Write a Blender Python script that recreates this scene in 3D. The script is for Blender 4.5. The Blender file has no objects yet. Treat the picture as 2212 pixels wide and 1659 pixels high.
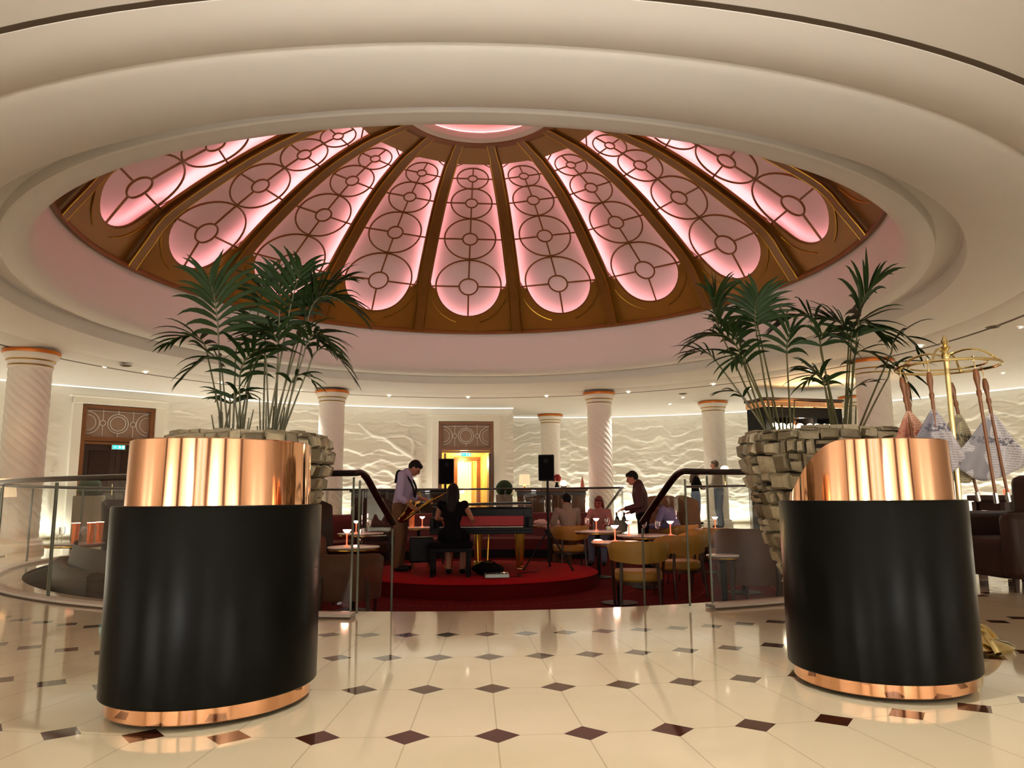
# Domed hotel lounge seen from the lobby floor. World: metres, origin on the lobby floor under the camera,
# +y into the room. The rotunda's vertical axis stands at (CX, CY); almost everything is concentric with it.
import bpy, bmesh, math, random
from mathutils import Vector, Matrix, noise
R = math.radians
PI = math.pi
CX, CY = -0.523, 11.678
random.seed(7)
scene = bpy.context.scene
COL = scene.collection


def lin(c):
    return c / 12.92 if c <= 0.04045 else ((c + 0.055) / 1.055) ** 2.4


def rgb(r, g, b):
    return (lin(r), lin(g), lin(b), 1.0)


# ------------------------------------------------------------------ materials
class NT:
    """small helper round a material's node tree"""
    def __init__(self, name):
        self.m = bpy.data.materials.new(name)
        self.m.use_nodes = True
        self.t = self.m.node_tree
        self.t.nodes.clear()
        self.out = self.n('ShaderNodeOutputMaterial')

    def n(self, typ, **kw):
        nd = self.t.nodes.new(typ)
        for k, v in kw.items():
            setattr(nd, k, v)
        return nd

    def l(self, a, b):
        self.t.links.new(a, b)

    def math(self, op, a, b=None, c=None):
        nd = self.n('ShaderNodeMath', operation=op)
        for i, v in enumerate((a, b, c)):
            if v is None:
                continue
            if isinstance(v, (int, float)):
                nd.inputs[i].default_value = v
            else:
                self.l(v, nd.inputs[i])
        return nd.outputs[0]

    def mix(self, fac, a, b):
        nd = self.n('ShaderNodeMix', data_type='RGBA')
        for sock, v in ((nd.inputs[0], fac), (nd.inputs[6], a), (nd.inputs[7], b)):
            if isinstance(v, (int, float)):
                sock.default_value = v
            elif isinstance(v, tuple):
                sock.default_value = v
            else:
                self.l(v, sock)
        return nd.outputs[2]

    def noise(self, scale, detail=3, vec=None, rough=0.5):
        nd = self.n('ShaderNodeTexNoise')
        nd.inputs['Scale'].default_value = scale
        nd.inputs['Detail'].default_value = detail
        nd.inputs['Roughness'].default_value = rough
        if vec is not None:
            self.l(vec, nd.inputs['Vector'])
        return nd.outputs[0]

    def objco(self):
        return self.n('ShaderNodeTexCoord').outputs['Object']

    def bsdf(self, color, rough=0.5, metal=0.0, spec=0.5, coat=0.0, emis=None, estr=0.0):
        b = self.n('ShaderNodeBsdfPrincipled')
        for nm, v in (('Base Color', color), ('Roughness', rough), ('Metallic', metal)):
            if isinstance(v, (int, float, tuple)):
                b.inputs[nm].default_value = v
            else:
                self.l(v, b.inputs[nm])
        b.inputs['Specular IOR Level'].default_value = spec
        b.inputs['Coat Weight'].default_value = coat
        b.inputs['Coat Roughness'].default_value = 0.05
        if emis:
            b.inputs['Emission Color'].default_value = emis
            b.inputs['Emission Strength'].default_value = estr
        self.l(b.outputs[0], self.out.inputs[0])
        return b

    def bump(self, b, h, strength=0.3, dist=0.01):
        nd = self.n('ShaderNodeBump')
        nd.inputs['Strength'].default_value = strength
        nd.inputs['Distance'].default_value = dist
        self.l(h, nd.inputs['Height'])
        self.l(nd.outputs[0], b.inputs['Normal'])


def pm(name, col, rough=0.5, metal=0.0, spec=0.5, coat=0.0, var=0.12, vs=6.0, emis=None, estr=0.0, bump=0.0, bs=80.0):
    """principled material whose colour is broken up a little by noise"""
    k = NT(name)
    if var > 0:
        fac = k.noise(vs, 4, k.objco())
        dark = tuple(c * (1 - var) for c in col[:3]) + (1,)
        lite = tuple(min(1, c * (1 + var)) for c in col[:3]) + (1,)
        c = k.mix(fac, dark, lite)
    else:
        c = col
    b = k.bsdf(c, rough, metal, spec, coat, emis, estr)
    if bump:
        k.bump(b, k.noise(bs, 3, k.objco()), bump, 0.005)
    return k.m


def glow(name, col, strength):
    k = NT(name)
    e = k.n('ShaderNodeEmission')
    e.inputs[0].default_value = col
    e.inputs[1].default_value = strength
    k.l(e.outputs[0], k.out.inputs[0])
    return k.m


def glassmat(name, tint, refl=0.12, rough=0.0, kf=0.8):
    k = NT(name)
    tr = k.n('ShaderNodeBsdfTransparent')
    tr.inputs[0].default_value = tint
    gl = k.n('ShaderNodeBsdfGlossy')
    gl.inputs[0].default_value = (1, 1, 1, 1)
    gl.inputs['Roughness'].default_value = rough
    lw = k.n('ShaderNodeLayerWeight')
    lw.inputs[0].default_value = 0.25
    f = k.math('MULTIPLY_ADD', lw.outputs['Fresnel'], kf, refl)
    f = k.math('MINIMUM', f, 0.85)
    mx = k.n('ShaderNodeMixShader')
    k.l(f, mx.inputs[0]); k.l(tr.outputs[0], mx.inputs[1]); k.l(gl.outputs[0], mx.inputs[2])
    k.l(mx.outputs[0], k.out.inputs[0])
    return k.m


def onesided(name, col, strength):
    """led tape: light leaves the front of the ribbon, its backing is dull white"""
    k = NT(name)
    e = k.n('ShaderNodeEmission'); e.inputs[0].default_value = col; e.inputs[1].default_value = strength
    d = k.n('ShaderNodeBsdfDiffuse'); d.inputs[0].default_value = rgb(.5, .35, .2)
    mx = k.n('ShaderNodeMixShader')
    k.l(k.n('ShaderNodeNewGeometry').outputs['Backfacing'], mx.inputs[0])
    k.l(e.outputs[0], mx.inputs[1]); k.l(d.outputs[0], mx.inputs[2]); k.l(mx.outputs[0], k.out.inputs[0])
    return k.m


M = {}
M['plaster'] = pm('plaster', rgb(.89, .87, .84), .6, var=.03, vs=1.2)
M['relief'] = pm('relief_plaster', rgb(.94, .92, .87), .62, var=.04, vs=1.5, bump=.15, bs=14)
M['column'] = pm('column_white', rgb(.95, .92, .88), .5, var=.03)
M['gilt'] = pm('gilt', rgb(.72, .55, .20), .3, 1.0, var=.1)
M['orangegold'] = pm('orange_gilt', rgb(.80, .45, .16), .35, .6, var=.12)
M['bronze'] = pm('bronze_leaf', rgb(.58, .40, .13), .40, .25, var=.14, vs=2.5, bump=.08, bs=5)
M['bronze_dark'] = pm('bronze_dark', rgb(.50, .33, .12), .38, .25, var=.15)
M['shell'] = pm('dome_backing', rgb(.93, .88, .88), .75, var=.06, vs=1.2)
M['lip'] = pm('oculus_white', rgb(.90, .87, .84), .35, var=.02)
M['led_pink'] = onesided('led_pink', (1.0, .36, .38, 1), 17)
M['led_warm'] = glow('led_warm', (1.0, .96, .82, 1), 1.1)
M['lens'] = glow('downlight_lens', (1.0, .86, .62, 1), 14)
M['trimwhite'] = pm('white_trim', rgb(.8, .76, .7), .4, var=.02)
M['ventgrey'] = pm('vent_grey', rgb(.55, .48, .40), .5, var=.05)
M['darkgroove'] = pm('shadow_gap', rgb(.34, .28, .21), .8, var=.05)
M['black_lacquer'] = pm('black_lacquer', rgb(.035, .036, .026), .28, 0, .085, .0, var=.4, vs=9)
M['piano_black'] = pm('piano_black', rgb(.03, .025, .025), .32, 0, .14, 0, var=.1)
M['matte_black'] = pm('matte_black', rgb(.045, .04, .04), .55, 0, .2, var=.2)
M['dark_wood'] = pm('dark_wood', rgb(.20, .12, .07), .35, var=.3, vs=8)
M['mid_wood'] = pm('mid_wood', rgb(.48, .29, .13), .35, var=.2, vs=8)
M['stick_wood'] = pm('stick_wood', rgb(.50, .30, .15), .38, var=.2, vs=20)
M['brass'] = pm('brass', rgb(.93, .85, .62), .14, 1.0, var=.04)
M['gold_leg'] = pm('gold_leg', rgb(.85, .66, .28), .22, 1.0, var=.1)
M['chrome'] = pm('chrome', rgb(.85, .85, .87), .1, 1.0, var=.02)
M['olive'] = pm('olive_leather', rgb(.62, .46, .16), .5, var=.12, vs=10)
M['tan'] = pm('tan_leather', rgb(.50, .37, .25), .55, var=.12, vs=10)
M['brown'] = pm('brown_leather', rgb(.32, .20, .13), .6, 0, .25, var=.15, vs=10)
M['darkbrown'] = pm('dark_brown_leather', rgb(.19, .12, .085), .5, 0, .25, var=.2, vs=10)
M['redleather'] = pm('dark_red_leather', rgb(.36, .05, .06), .5, var=.15, vs=8)
M['redfelt'] = pm('red_felt', rgb(.62, .04, .06), .55, var=.1)
M['tabletop'] = pm('pale_marble_top', rgb(.82, .76, .72), .15, var=.08, vs=9)
M['linen'] = pm('linen', rgb(.88, .80, .76), .8, var=.05)
M['lampbody'] = pm('lamp_body', rgb(.85, .50, .40), .25, .4, var=.05, emis=(1, .16, .07, 1), estr=.9)
M['lampglow'] = glow('lamp_glow', (1.0, .50, .38, 1), 14)
M['globe'] = glow('globe_glow', (1.0, .86, .58, 1), 7)
M['candle'] = glow('candle_glow', (1.0, .56, .34, 1), 8)
M['shade'] = pm('cream_shade', rgb(.92, .80, .62), .7, var=.03, emis=(1, .72, .42, 1), estr=.55)
M['boxwood'] = pm('boxwood', rgb(.12, .22, .07), .8, var=.4, vs=30)
M['boxgrey'] = pm('planter_box_grey', rgb(.62, .57, .50), .6, var=.06)
M['leaf'] = pm('palm_leaf', rgb(.11, .18, .05), .6, 0, .25, var=.4, vs=5)
M['stem'] = pm('palm_stem', rgb(.30, .28, .14), .5, var=.25, vs=6)
M['soil'] = pm('soil', rgb(.14, .10, .07), .9, var=.4, vs=20)
M['skin'] = pm('skin', rgb(.66, .44, .34), .5, var=.05)
M['skin_pale'] = pm('skin_pale', rgb(.74, .54, .45), .5, var=.05)
M['skin_red'] = pm('skin_red', rgb(.70, .34, .28), .5, var=.05)
M['hair'] = pm('hair_dark', rgb(.05, .035, .03), .6, 0, .2, var=.3, vs=40)
M['hair_red'] = pm('hair_red', rgb(.42, .14, .10), .5, var=.2, vs=40)
M['hair_brown'] = pm('hair_brown', rgb(.30, .20, .13), .5, var=.2, vs=40)
M['eye'] = pm('eye', rgb(.06, .04, .03), .2, var=0)
M['shirt_lav'] = pm('lavender_shirt', rgb(.66, .62, .74), .75, var=.06, vs=20)
M['shirt_blue'] = pm('blue_shirt', rgb(.54, .53, .72), .75, var=.06, vs=20)
M['shirt_grey'] = pm('grey_shirt', rgb(.55, .50, .44), .8, var=.06, vs=20)
M['shirt_white'] = pm('white_shirt', rgb(.86, .83, .80), .75, var=.03, vs=20)
M['shirt_pink'] = pm('pink_top', rgb(.74, .50, .47), .8, var=.06, vs=20)
M['khaki'] = pm('khaki_cloth', rgb(.38, .25, .14), .8, var=.1, vs=20)
M['denim'] = pm('denim', rgb(.36, .42, .52), .8, var=.1, vs=20)
M['blackcloth'] = pm('black_cloth', rgb(.04, .035, .035), .85, 0, .1, var=.2, vs=20)
M['burgundy'] = pm('burgundy_cloth', rgb(.22, .05, .06), .7, var=.12, vs=20)
M['wine_glass'] = glassmat('wine_glass', (.93, .93, .93, 1), .10)
M['bottle'] = pm('bottle_glass', rgb(.05, .07, .04), .08, 0, .6, .4, var=.1)
M['bottle_amber'] = pm('amber_bottle', rgb(.55, .28, .10), .1, 0, .6, .3, var=.1)
M['bottle_clear'] = pm('clear_bottle', rgb(.75, .72, .68), .1, 0, .6, .3, var=.1)
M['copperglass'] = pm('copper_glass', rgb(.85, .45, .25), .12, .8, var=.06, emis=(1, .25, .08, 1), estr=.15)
M['paper_white'] = pm('newsprint', rgb(.80, .78, .78), .85, var=.05, vs=30)
M['ivory'] = pm('ivory_key', rgb(.86, .83, .76), .3, var=.02)
M['greenglow'] = glow('exit_glow', (.04, .55, .45, 1), 1.6)
M['exitwhite'] = glow('exit_white', (.6, 1.0, .95, 1), 2.2)
M['blueglow'] = glow('blue_screen', (.25, .5, 1.0, 1), 4)
M['corridor'] = pm('corridor_wall', rgb(.90, .78, .50), .7, var=.04)
M['silver'] = pm('silver_box', rgb(.55, .58, .54), .35, .5, var=.1, vs=30)
M['rose'] = pm('red_rose', rgb(.55, .03, .05), .7, var=.2, vs=30)
M['flowergreen'] = pm('pale_green_flower', rgb(.55, .52, .25), .8, var=.3, vs=30)
M['saxbrass'] = pm('sax_brass', rgb(.62, .46, .20), .25, 1.0, var=.15)
M['screen_pink'] = pm('pink_box', rgb(.75, .42, .33), .6, var=.1)
M['wellwall'] = pm('well_wall', rgb(.26, .15, .11), .5, var=.2, vs=5)
M['transom'] = pm('transom_brown', rgb(.60, .48, .40), .5, var=.06)
M['rail'] = pm('handrail_dark', rgb(.10, .06, .05), .3, 0, .5, .3, var=.2)
M['glass'] = glassmat('balustrade_glass', (.86, .87, .84, 1), .015, 0.0, .09)
M['glassedge'] = pm('glass_edge', rgb(.42, .43, .37), .15, 0, .5, 0, var=.1)


def marble_floor():
    k = NT('marble_floor')
    geo = k.n('ShaderNodeNewGeometry').outputs['Position']
    sep = k.n('ShaderNodeSeparateXYZ'); k.l(geo, sep.inputs[0])
    dx = k.math('SUBTRACT', sep.outputs[0], CX)
    dy = k.math('SUBTRACT', CY, sep.outputs[1])
    rr = k.math('SQRT', k.math('ADD', k.math('MULTIPLY', dx, dx), k.math('MULTIPLY', dy, dy)))
    th = k.math('SUBTRACT', k.math('ARCTAN2', dx, dy), 0.0523)
    t = k.math('DIVIDE', k.math('SUBTRACT', rr, 6.800), 0.675)
    dr = k.math('MULTIPLY', k.math('SUBTRACT', t, k.math('ROUND', t)), 0.675)
    dth = 2 * PI / 172
    nn = k.math('DIVIDE', th, dth)
    da = k.math('MULTIPLY', k.math('MULTIPLY', k.math('SUBTRACT', nn, k.math('ROUND', nn)), dth), rr)
    adr, ada = k.math('ABSOLUTE', dr), k.math('ABSOLUTE', da)
    dia = k.math('LESS_THAN', k.math('ADD', adr, ada), 0.083)
    grout = k.math('LESS_THAN', k.math('MINIMUM', adr, ada), 0.0022)
    ring = k.math('GREATER_THAN', rr, 6.45)
    dia = k.math('MULTIPLY', dia, ring)
    grout = k.math('MULTIPLY', grout, ring)
    n1 = k.noise(1.6, 6, geo, .6)
    base = k.mix(n1, rgb(.80, .73, .60), rgb(.88, .82, .70))
    c = k.mix(k.math('MULTIPLY', grout, .45), base, rgb(.50, .42, .32))
    n2 = k.noise(9, 4, geo)
    dk = k.mix(n2, rgb(.20, .09, .05), rgb(.30, .15, .09))
    c = k.mix(dia, c, dk)
    b = k.bsdf(c, k.math('MULTIPLY_ADD', k.noise(3, 3, geo), .05, .035), 0, .55)
    k.bump(b, k.noise(1.3, 1, geo), .012, .02)
    return k.m


def carpet(name, c1, c2, dash):
    k = NT(name)
    geo = k.n('ShaderNodeNewGeometry').outputs['Position']
    n1 = k.noise(2.2, 4, geo); n2 = k.noise(150, 2, geo)
    c = k.mix(n1, c1, c2)
    if dash:
        sep = k.n('ShaderNodeSeparateXYZ'); k.l(geo, sep.inputs[0])
        dx = k.math('SUBTRACT', sep.outputs[0], CX); dy = k.math('SUBTRACT', CY, sep.outputs[1])
        rr = k.math('SQRT', k.math('ADD', k.math('MULTIPLY', dx, dx), k.math('MULTIPLY', dy, dy)))
        th = k.math('ARCTAN2', dx, dy)
        t = k.math('FRACT', k.math('DIVIDE', k.math('SUBTRACT', rr, 2.35), .95))
        on = k.math('MULTIPLY', k.math('LESS_THAN', t, .03), k.math('LESS_THAN', k.math('FRACT', k.math('MULTIPLY', th, 28)), .55))
        c = k.mix(k.math('MULTIPLY', on, .8), c, rgb(.60, .26, .20))
    b = k.bsdf(c, .95, 0, .1)
    k.bump(b, n2, .5, .006)
    return k.m


def copper():
    k = NT('polished_copper')
    oc = k.objco()
    mp = k.n('ShaderNodeMapping'); mp.inputs['Scale'].default_value = (1, 1, .04)
    k.l(oc, mp.inputs[0])
    n1 = k.noise(7, 3, mp.outputs[0])
    c = k.mix(n1, rgb(.93, .67, .50), rgb(.97, .76, .60))
    b = k.bsdf(c, .075, 1.0)
    k.bump(b, k.noise(5, 2, mp.outputs[0]), .10, .05)
    return k.m


def stone():
    k = NT('planter_stone')
    g = k.n('ShaderNodeNewGeometry')
    n1 = k.noise(26, 5, k.objco(), .65)
    a = k.mix(g.outputs['Random Per Island'], rgb(.34, .29, .20), rgb(.80, .74, .61))
    c = k.mix(k.math('MULTIPLY', n1, .75), a, rgb(.36, .30, .20))
    b = k.bsdf(c, .38, 0, .5)
    k.bump(b, n1, .8, .015)
    return k.m


M['floor'] = marble_floor()
M['carpet'] = carpet('red_carpet', rgb(.30, .02, .03), rgb(.38, .05, .05), True)
M['stagecarpet'] = carpet('stage_carpet', rgb(.52, .03, .06), rgb(.62, .05, .09), False)
M['copper'] = copper()
M['stone'] = stone()


# ------------------------------------------------------------------ mesh builder
class MB:
    def __init__(s):
        s.v, s.f = [], []

    def add(s, vs, fs):
        o = len(s.v)
        s.v += [tuple(v) for v in vs]
        s.f += [tuple(i + o for i in f) for f in fs]
        return s

    def box(s, c, d, rz=0.0, taper=1.0, mat=None):
        x, y, z = d[0] / 2, d[1] / 2, d[2] / 2
        vs = []
        for sz, t in ((-1, 1.0), (1, taper)):
            for sx, sy in ((-1, -1), (1, -1), (1, 1), (-1, 1)):
                vs.append(Vector((sx * x * t, sy * y * t, sz * z)))
        m = mat or Matrix.Rotation(rz, 3, 'Z')
        vs = [m @ v + Vector(c) for v in vs]
        return s.add(vs, [(0, 3, 2, 1), (4, 5, 6, 7), (0, 1, 5, 4), (1, 2, 6, 5), (2, 3, 7, 6), (3, 0, 4, 7)])

    def tube(s, pts, r, n=8, closed=False, flat=1.0):
        pts = [Vector(p) for p in pts]
        m = len(pts)
        rs = r if isinstance(r, (list, tuple)) else [r] * m
        vs, fs = [], []
        prev = None
        for i, p in enumerate(pts):
            if closed:
                d = pts[(i + 1) % m] - pts[i - 1]
            else:
                d = pts[min(i + 1, m - 1)] - pts[max(i - 1, 0)]
            d = d.normalized() if d.length > 1e-9 else Vector((0, 0, 1))
            if prev is None:
                a = Vector((0, 0, 1)) if abs(d.z) < .9 else Vector((0, 1, 0))
                u = d.cross(a).normalized()
            else:
                u = (prev - d * prev.dot(d))
                u = u.normalized() if u.length > 1e-6 else d.orthogonal().normalized()
            prev = u
            w = d.cross(u)
            for k in range(n):
                a = 2 * PI * k / n
                vs.append(p + u * (math.cos(a) * rs[i]) + w * (math.sin(a) * rs[i] * flat))
        for i in range(m if closed else m - 1):
            j = (i + 1) % m
            for k in range(n):
                q = (k + 1) % n
                fs.append((i * n + k, i * n + q, j * n + q, j * n + k))
        if not closed:
            fs.append(tuple(range(n - 1, -1, -1)))
            fs.append(tuple((m - 1) * n + k for k in range(n)))
        return s.add(vs, fs)

    def cyl(s, p0, p1, r0, r1=None, n=14):
        return s.tube([p0, p1], [r0, r0 if r1 is None else r1], n)

    def lathe(s, prof, c=(0, 0, 0), n=32, a0=0.0, a1=2 * PI):
        """prof: (r, z) pairs; angles measured from -y towards +x"""
        full = abs(a1 - a0 - 2 * PI) < 1e-6
        cols = n if full else n + 1
        vs, fs = [], []
        for i in range(cols):
            a = a0 + (a1 - a0) * i / n
            for r, z in prof:
                vs.append((c[0] + r * math.sin(a), c[1] - r * math.cos(a), c[2] + z))
        m = len(prof)
        for i in range(n):
            j = (i + 1) % cols
            for k in range(m - 1):
                fs.append((i * m + k, j * m + k, j * m + k + 1, i * m + k + 1))
        return s.add(vs, fs)

    def ball(s, c, r, nu=16, nv=10, mat=None):
        if isinstance(r, (int, float)):
            r = (r, r, r)
        vs, fs = [], []
        for j in range(nv + 1):
            b = -PI / 2 + PI * j / nv
            for i in range(nu):
                a = 2 * PI * i / nu
                v = Vector((r[0] * math.cos(b) * math.cos(a), r[1] * math.cos(b) * math.sin(a), r[2] * math.sin(b)))
                if mat:
                    v = mat @ v
                vs.append(v + Vector(c))
        for j in range(nv):
            for i in range(nu):
                q = (i + 1) % nu
                fs.append((j * nu + i, j * nu + q, (j + 1) * nu + q, (j + 1) * nu + i))
        return s.add(vs, fs)

    def prism(s, outline, z0, z1):
        """outline of (x, y) extruded from z0 to z1"""
        n = len(outline)
        vs = [(x, y, z0) for x, y in outline] + [(x, y, z1) for x, y in outline]
        fs = [tuple(range(n - 1, -1, -1)), tuple(range(n, 2 * n))]
        fs += [(i, (i + 1) % n, n + (i + 1) % n, n + i) for i in range(n)]
        return s.add(vs, fs)

    def mesh(s, name, weld=True, sharp=38):
        me = bpy.data.meshes.new(name)
        me.from_pydata(s.v, [], s.f)
        bm = bmesh.new(); bm.from_mesh(me)
        if weld:
            bmesh.ops.remove_doubles(bm, verts=bm.verts, dist=1e-5)
        bmesh.ops.dissolve_degenerate(bm, edges=bm.edges, dist=1e-6)
        bmesh.ops.recalc_face_normals(bm, faces=bm.faces)
        for f in bm.faces:
            f.smooth = True
        bm.to_mesh(me); bm.free()
        me.set_sharp_from_angle(angle=R(sharp))
        return me

    def build(s, name, mat, parent=None, weld=True, sharp=38, bevel=0.0, subd=0):
        me = s.mesh(name, weld, sharp)
        o = bpy.data.objects.new(name, me)
        COL.objects.link(o)
        me.materials.append(mat)
        if parent is not None:
            o.parent = parent
        if bevel:
            b = o.modifiers.new('bevel', 'BEVEL'); b.width = bevel; b.segments = 2; b.limit_method = 'ANGLE'
        if subd:
            b = o.modifiers.new('sub', 'SUBSURF'); b.levels = subd; b.render_levels = subd
        return o


def tag(o, label=None, cat=None, group=None, kind=None):
    if label: o['label'] = label
    if cat: o['category'] = cat
    if group: o['group'] = group
    if kind: o['kind'] = kind
    return o


def thing(name, label, cat, loc=(0, 0, 0), rz=0.0, group=None):
    o = bpy.data.objects.new(name, None)
    o.empty_display_size = .1
    COL.objects.link(o)
    o.location = loc
    o.rotation_euler = (0, 0, rz)
    return tag(o, label, cat, group)


def struct(o):
    o['kind'] = 'structure'
    return o


def dup(root, loc, rz=0.0, label=None, group=None):
    r = root.copy(); COL.objects.link(r)
    r.location = loc; r.rotation_euler = (0, 0, rz)
    if label: r['label'] = label
    if group: r['group'] = group
    for ch in list(root.children):
        c = ch.copy(); COL.objects.link(c); c.parent = r
        for g in list(ch.children):
            d = g.copy(); COL.objects.link(d); d.parent = c
    return r


def polar(r, th, z=0.0):
    """point at radius r and angle th (radians, from far +y towards +x) round the rotunda axis"""
    return Vector((CX + r * math.sin(th), CY + r * math.cos(th), z))


def bez(p0, p1, p2, n=10):
    p0, p1, p2 = Vector(p0), Vector(p1), Vector(p2)
    return [p0 * (1 - t) ** 2 + p1 * 2 * t * (1 - t) + p2 * t * t for t in (i / n for i in range(n + 1))]


def catmull(pts, per=8):
    pts = [Vector(p) for p in pts]
    out = []
    for i in range(len(pts) - 1):
        a = pts[max(i - 1, 0)]; b = pts[i]; c = pts[i + 1]; d = pts[min(i + 2, len(pts) - 1)]
        for k in range(per):
            t = k / per
            out.append(.5 * ((2 * b) + (c - a) * t + (2 * a - 5 * b + 4 * c - d) * t * t + (3 * b - a - 3 * c + d) * t ** 3))
    out.append(pts[-1])
    return out
# ------------------------------------------------------------------ camera
cd = bpy.data.cameras.new('camera'); cam = bpy.data.objects.new('camera', cd); COL.objects.link(cam)
cd.sensor_width = 36.0; cd.lens = 1625.88 / 2212 * 36.0; cd.clip_start = .05; cd.clip_end = 200
p_, r_ = R(8.5074), R(-.40988)
F = Vector((0, math.cos(p_), math.sin(p_))); U = Vector((0, -math.sin(p_), math.cos(p_))); X = Vector((1, 0, 0))
xr = X * math.cos(r_) + U * math.sin(r_); ur = -X * math.sin(r_) + U * math.cos(r_)
mt = Matrix((xr, ur, -F)).transposed().to_4x4(); mt.translation = (0, 0, .85)
cam.matrix_world = mt
scene.camera = cam

# ------------------------------------------------------------------ floors
WELL_R, WELL_Z, STAGE_R, STAGE_Z = 5.83, -0.45, 1.80, -0.25
mb = MB(); mb.lathe([(WELL_R, 0), (WELL_R + .25, 0), (8, 0), (12, 0), (21, 0)], (CX, CY, 0), 128)
struct(mb.build('floor', M['floor']))
mb = MB(); mb.lathe([(0, 0), (2, 0), (WELL_R - .02, 0)], (CX, CY, WELL_Z), 96)
o = struct(mb.build('floor', M['carpet']))
mb = MB(); mb.lathe([(WELL_R, -.001), (WELL_R + .005, -.04), (WELL_R, -.045), (WELL_R, WELL_Z)], (CX, CY, 0), 128)
struct(mb.build('trim_1', M['wellwall']))
# steps down into the well in the two openings of the balustrade
for a0, a1 in ((-5.6, 18.8), (180 - 43, 180 - 29)):
    mb = MB()
    for k in range(2):
        r1 = WELL_R - .3 * k; z = -.15 * (k + 1)
        mb.lathe([(r1, z), (r1 - .3, z), (r1 - .3, WELL_Z)], (CX, CY, 0), 24, R(a0), R(a1))
    st = mb.build('stairs', M['carpet']); struct(st)

# ------------------------------------------------------------------ ceiling with stepped cove round the dome
prof = [(6.00, 4.72), (5.995, 4.2), (6.01, 3.90), (6.055, 3.80), (6.12, 3.752), (6.22, 3.735), (6.336, 3.738), (6.352, 3.752), (6.37, 3.86), (6.62, 3.86), (6.65, 3.84), (6.655, 3.63), (6.665, 3.60)]
for i in range(1, 15):                                      # inner soft roll
    t = i / 14
    prof.append((6.66 + .90 * t, 3.60 - .105 * t - .055 * math.sin(PI * t) ** .8))
prof.append((7.585, 3.505))
for i in range(1, 13):                                      # outer soft roll
    t = i / 12
    prof.append((7.585 + .53 * t, 3.495 - .045 * t - .035 * math.sin(PI * t)))
prof += [(8.125, 3.458), (8.130, 3.54), (8.168, 3.54), (8.172, 3.445), (9, 3.445), (10, 3.445), (12, 3.445), (15, 3.445), (21, 3.445)]
mb = MB(); mb.lathe(prof, (CX, CY, 0), 192)
struct(mb.build('ceiling', M['plaster'], sharp=30))

# ------------------------------------------------------------------ dome: 16 bronze ribs, pink backlit tracery panels
DP = catmull([(6.02, 4.55, 0), (6.0, 4.70, 0), (5.70, 5.15, 0), (5.30, 5.664, 0), (4.18, 6.414, 0), (3.294, 6.879, 0), (2.589, 7.128, 0), (2.1, 7.245, 0), (1.55, 7.32, 0), (1.3, 7.34, 0)], 10)[10:]
DS = [0.0]
for a, b in zip(DP, DP[1:]):
    DS.append(DS[-1] + (b - a).length)


def dome_at(s):
    s = max(0.0, min(DS[-1] - 1e-6, s))
    i = 0
    while DS[i + 1] < s:
        i += 1
    t = (s - DS[i]) / (DS[i + 1] - DS[i])
    a, b = DP[i], DP[i + 1]
    p = a.lerp(b, t); d = (b - a).normalized()
    return p.x, p.y, Vector((-d.y, d.x)).normalized()    # radius, height, inward normal guess (r, z)


def s_of_r(r):
    lo, hi = 0.0, DS[-1]
    for _ in range(40):
        m = (lo + hi) / 2
        if dome_at(m)[0] > r: lo = m
        else: hi = m
    return lo


def dome_pt(th, u, s, off=0.0):
    """point on the dome in wedge th: u metres sideways, s along the rib, off metres outward behind the face"""
    r, z, nrm = dome_at(s)
    # outward = away from the axis and up
    n = Vector((-nrm.x, -nrm.y)) if nrm.x > 0 else nrm
    if n.x < 0: n = -n
    n = Vector((abs(nrm.x), abs(nrm.y)))
    rr = r + n.x * off; zz = z + n.y * off
    return Vector((CX + rr * math.sin(th) + u * math.cos(th), CY + rr * math.cos(th) - u * math.sin(th), zz))


DA = 2 * PI / 16
TH0 = -0.0886
CIRC = [(5.30, .765), (4.18, .565), (3.294, .43), (2.62, .315)]
S1 = s_of_r(5.30); SB = s_of_r(2.16); SEND = DS[-1] - .02
RB, RT = .165, .125


def wedge(s): return dome_at(s)[0] * math.tan(DA / 2)
def ribhalf(s): return RB + (RT - RB) * (s - S1) / (SB - S1)


def hole(s):
    if s <= S1 - .765 or s >= SB: return 0.0
    if s < S1: return math.sqrt(max(0, .765 ** 2 - (s - S1) ** 2))
    return wedge(s) - ribhalf(s)


dome = thing('ceiling_dome', 'bronze ribbed ceiling dome with pink backlit tracery panels', 'dome', (0, 0, 0))
# rows along the rib
rows_ = [0, .12, .22]
for i in range(0, 17):
    rows_.append(S1 - .765 * math.cos(PI / 2 * i / 16))
rows_.append(S1 + 1e-4)
for i in range(1, 25):
    rows_.append(S1 + (SB - S1) * i / 24 - (1e-4 if i == 24 else 0))
rows_ += [SB, SB + .2, SB + .45, SEND]
shell_mb = None


def rod(mb, th, uv, r, n=6, closed=False, off=0.0):
    mb.tube([dome_pt(th, u, s, off) for u, s in uv], r, n, closed)


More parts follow.
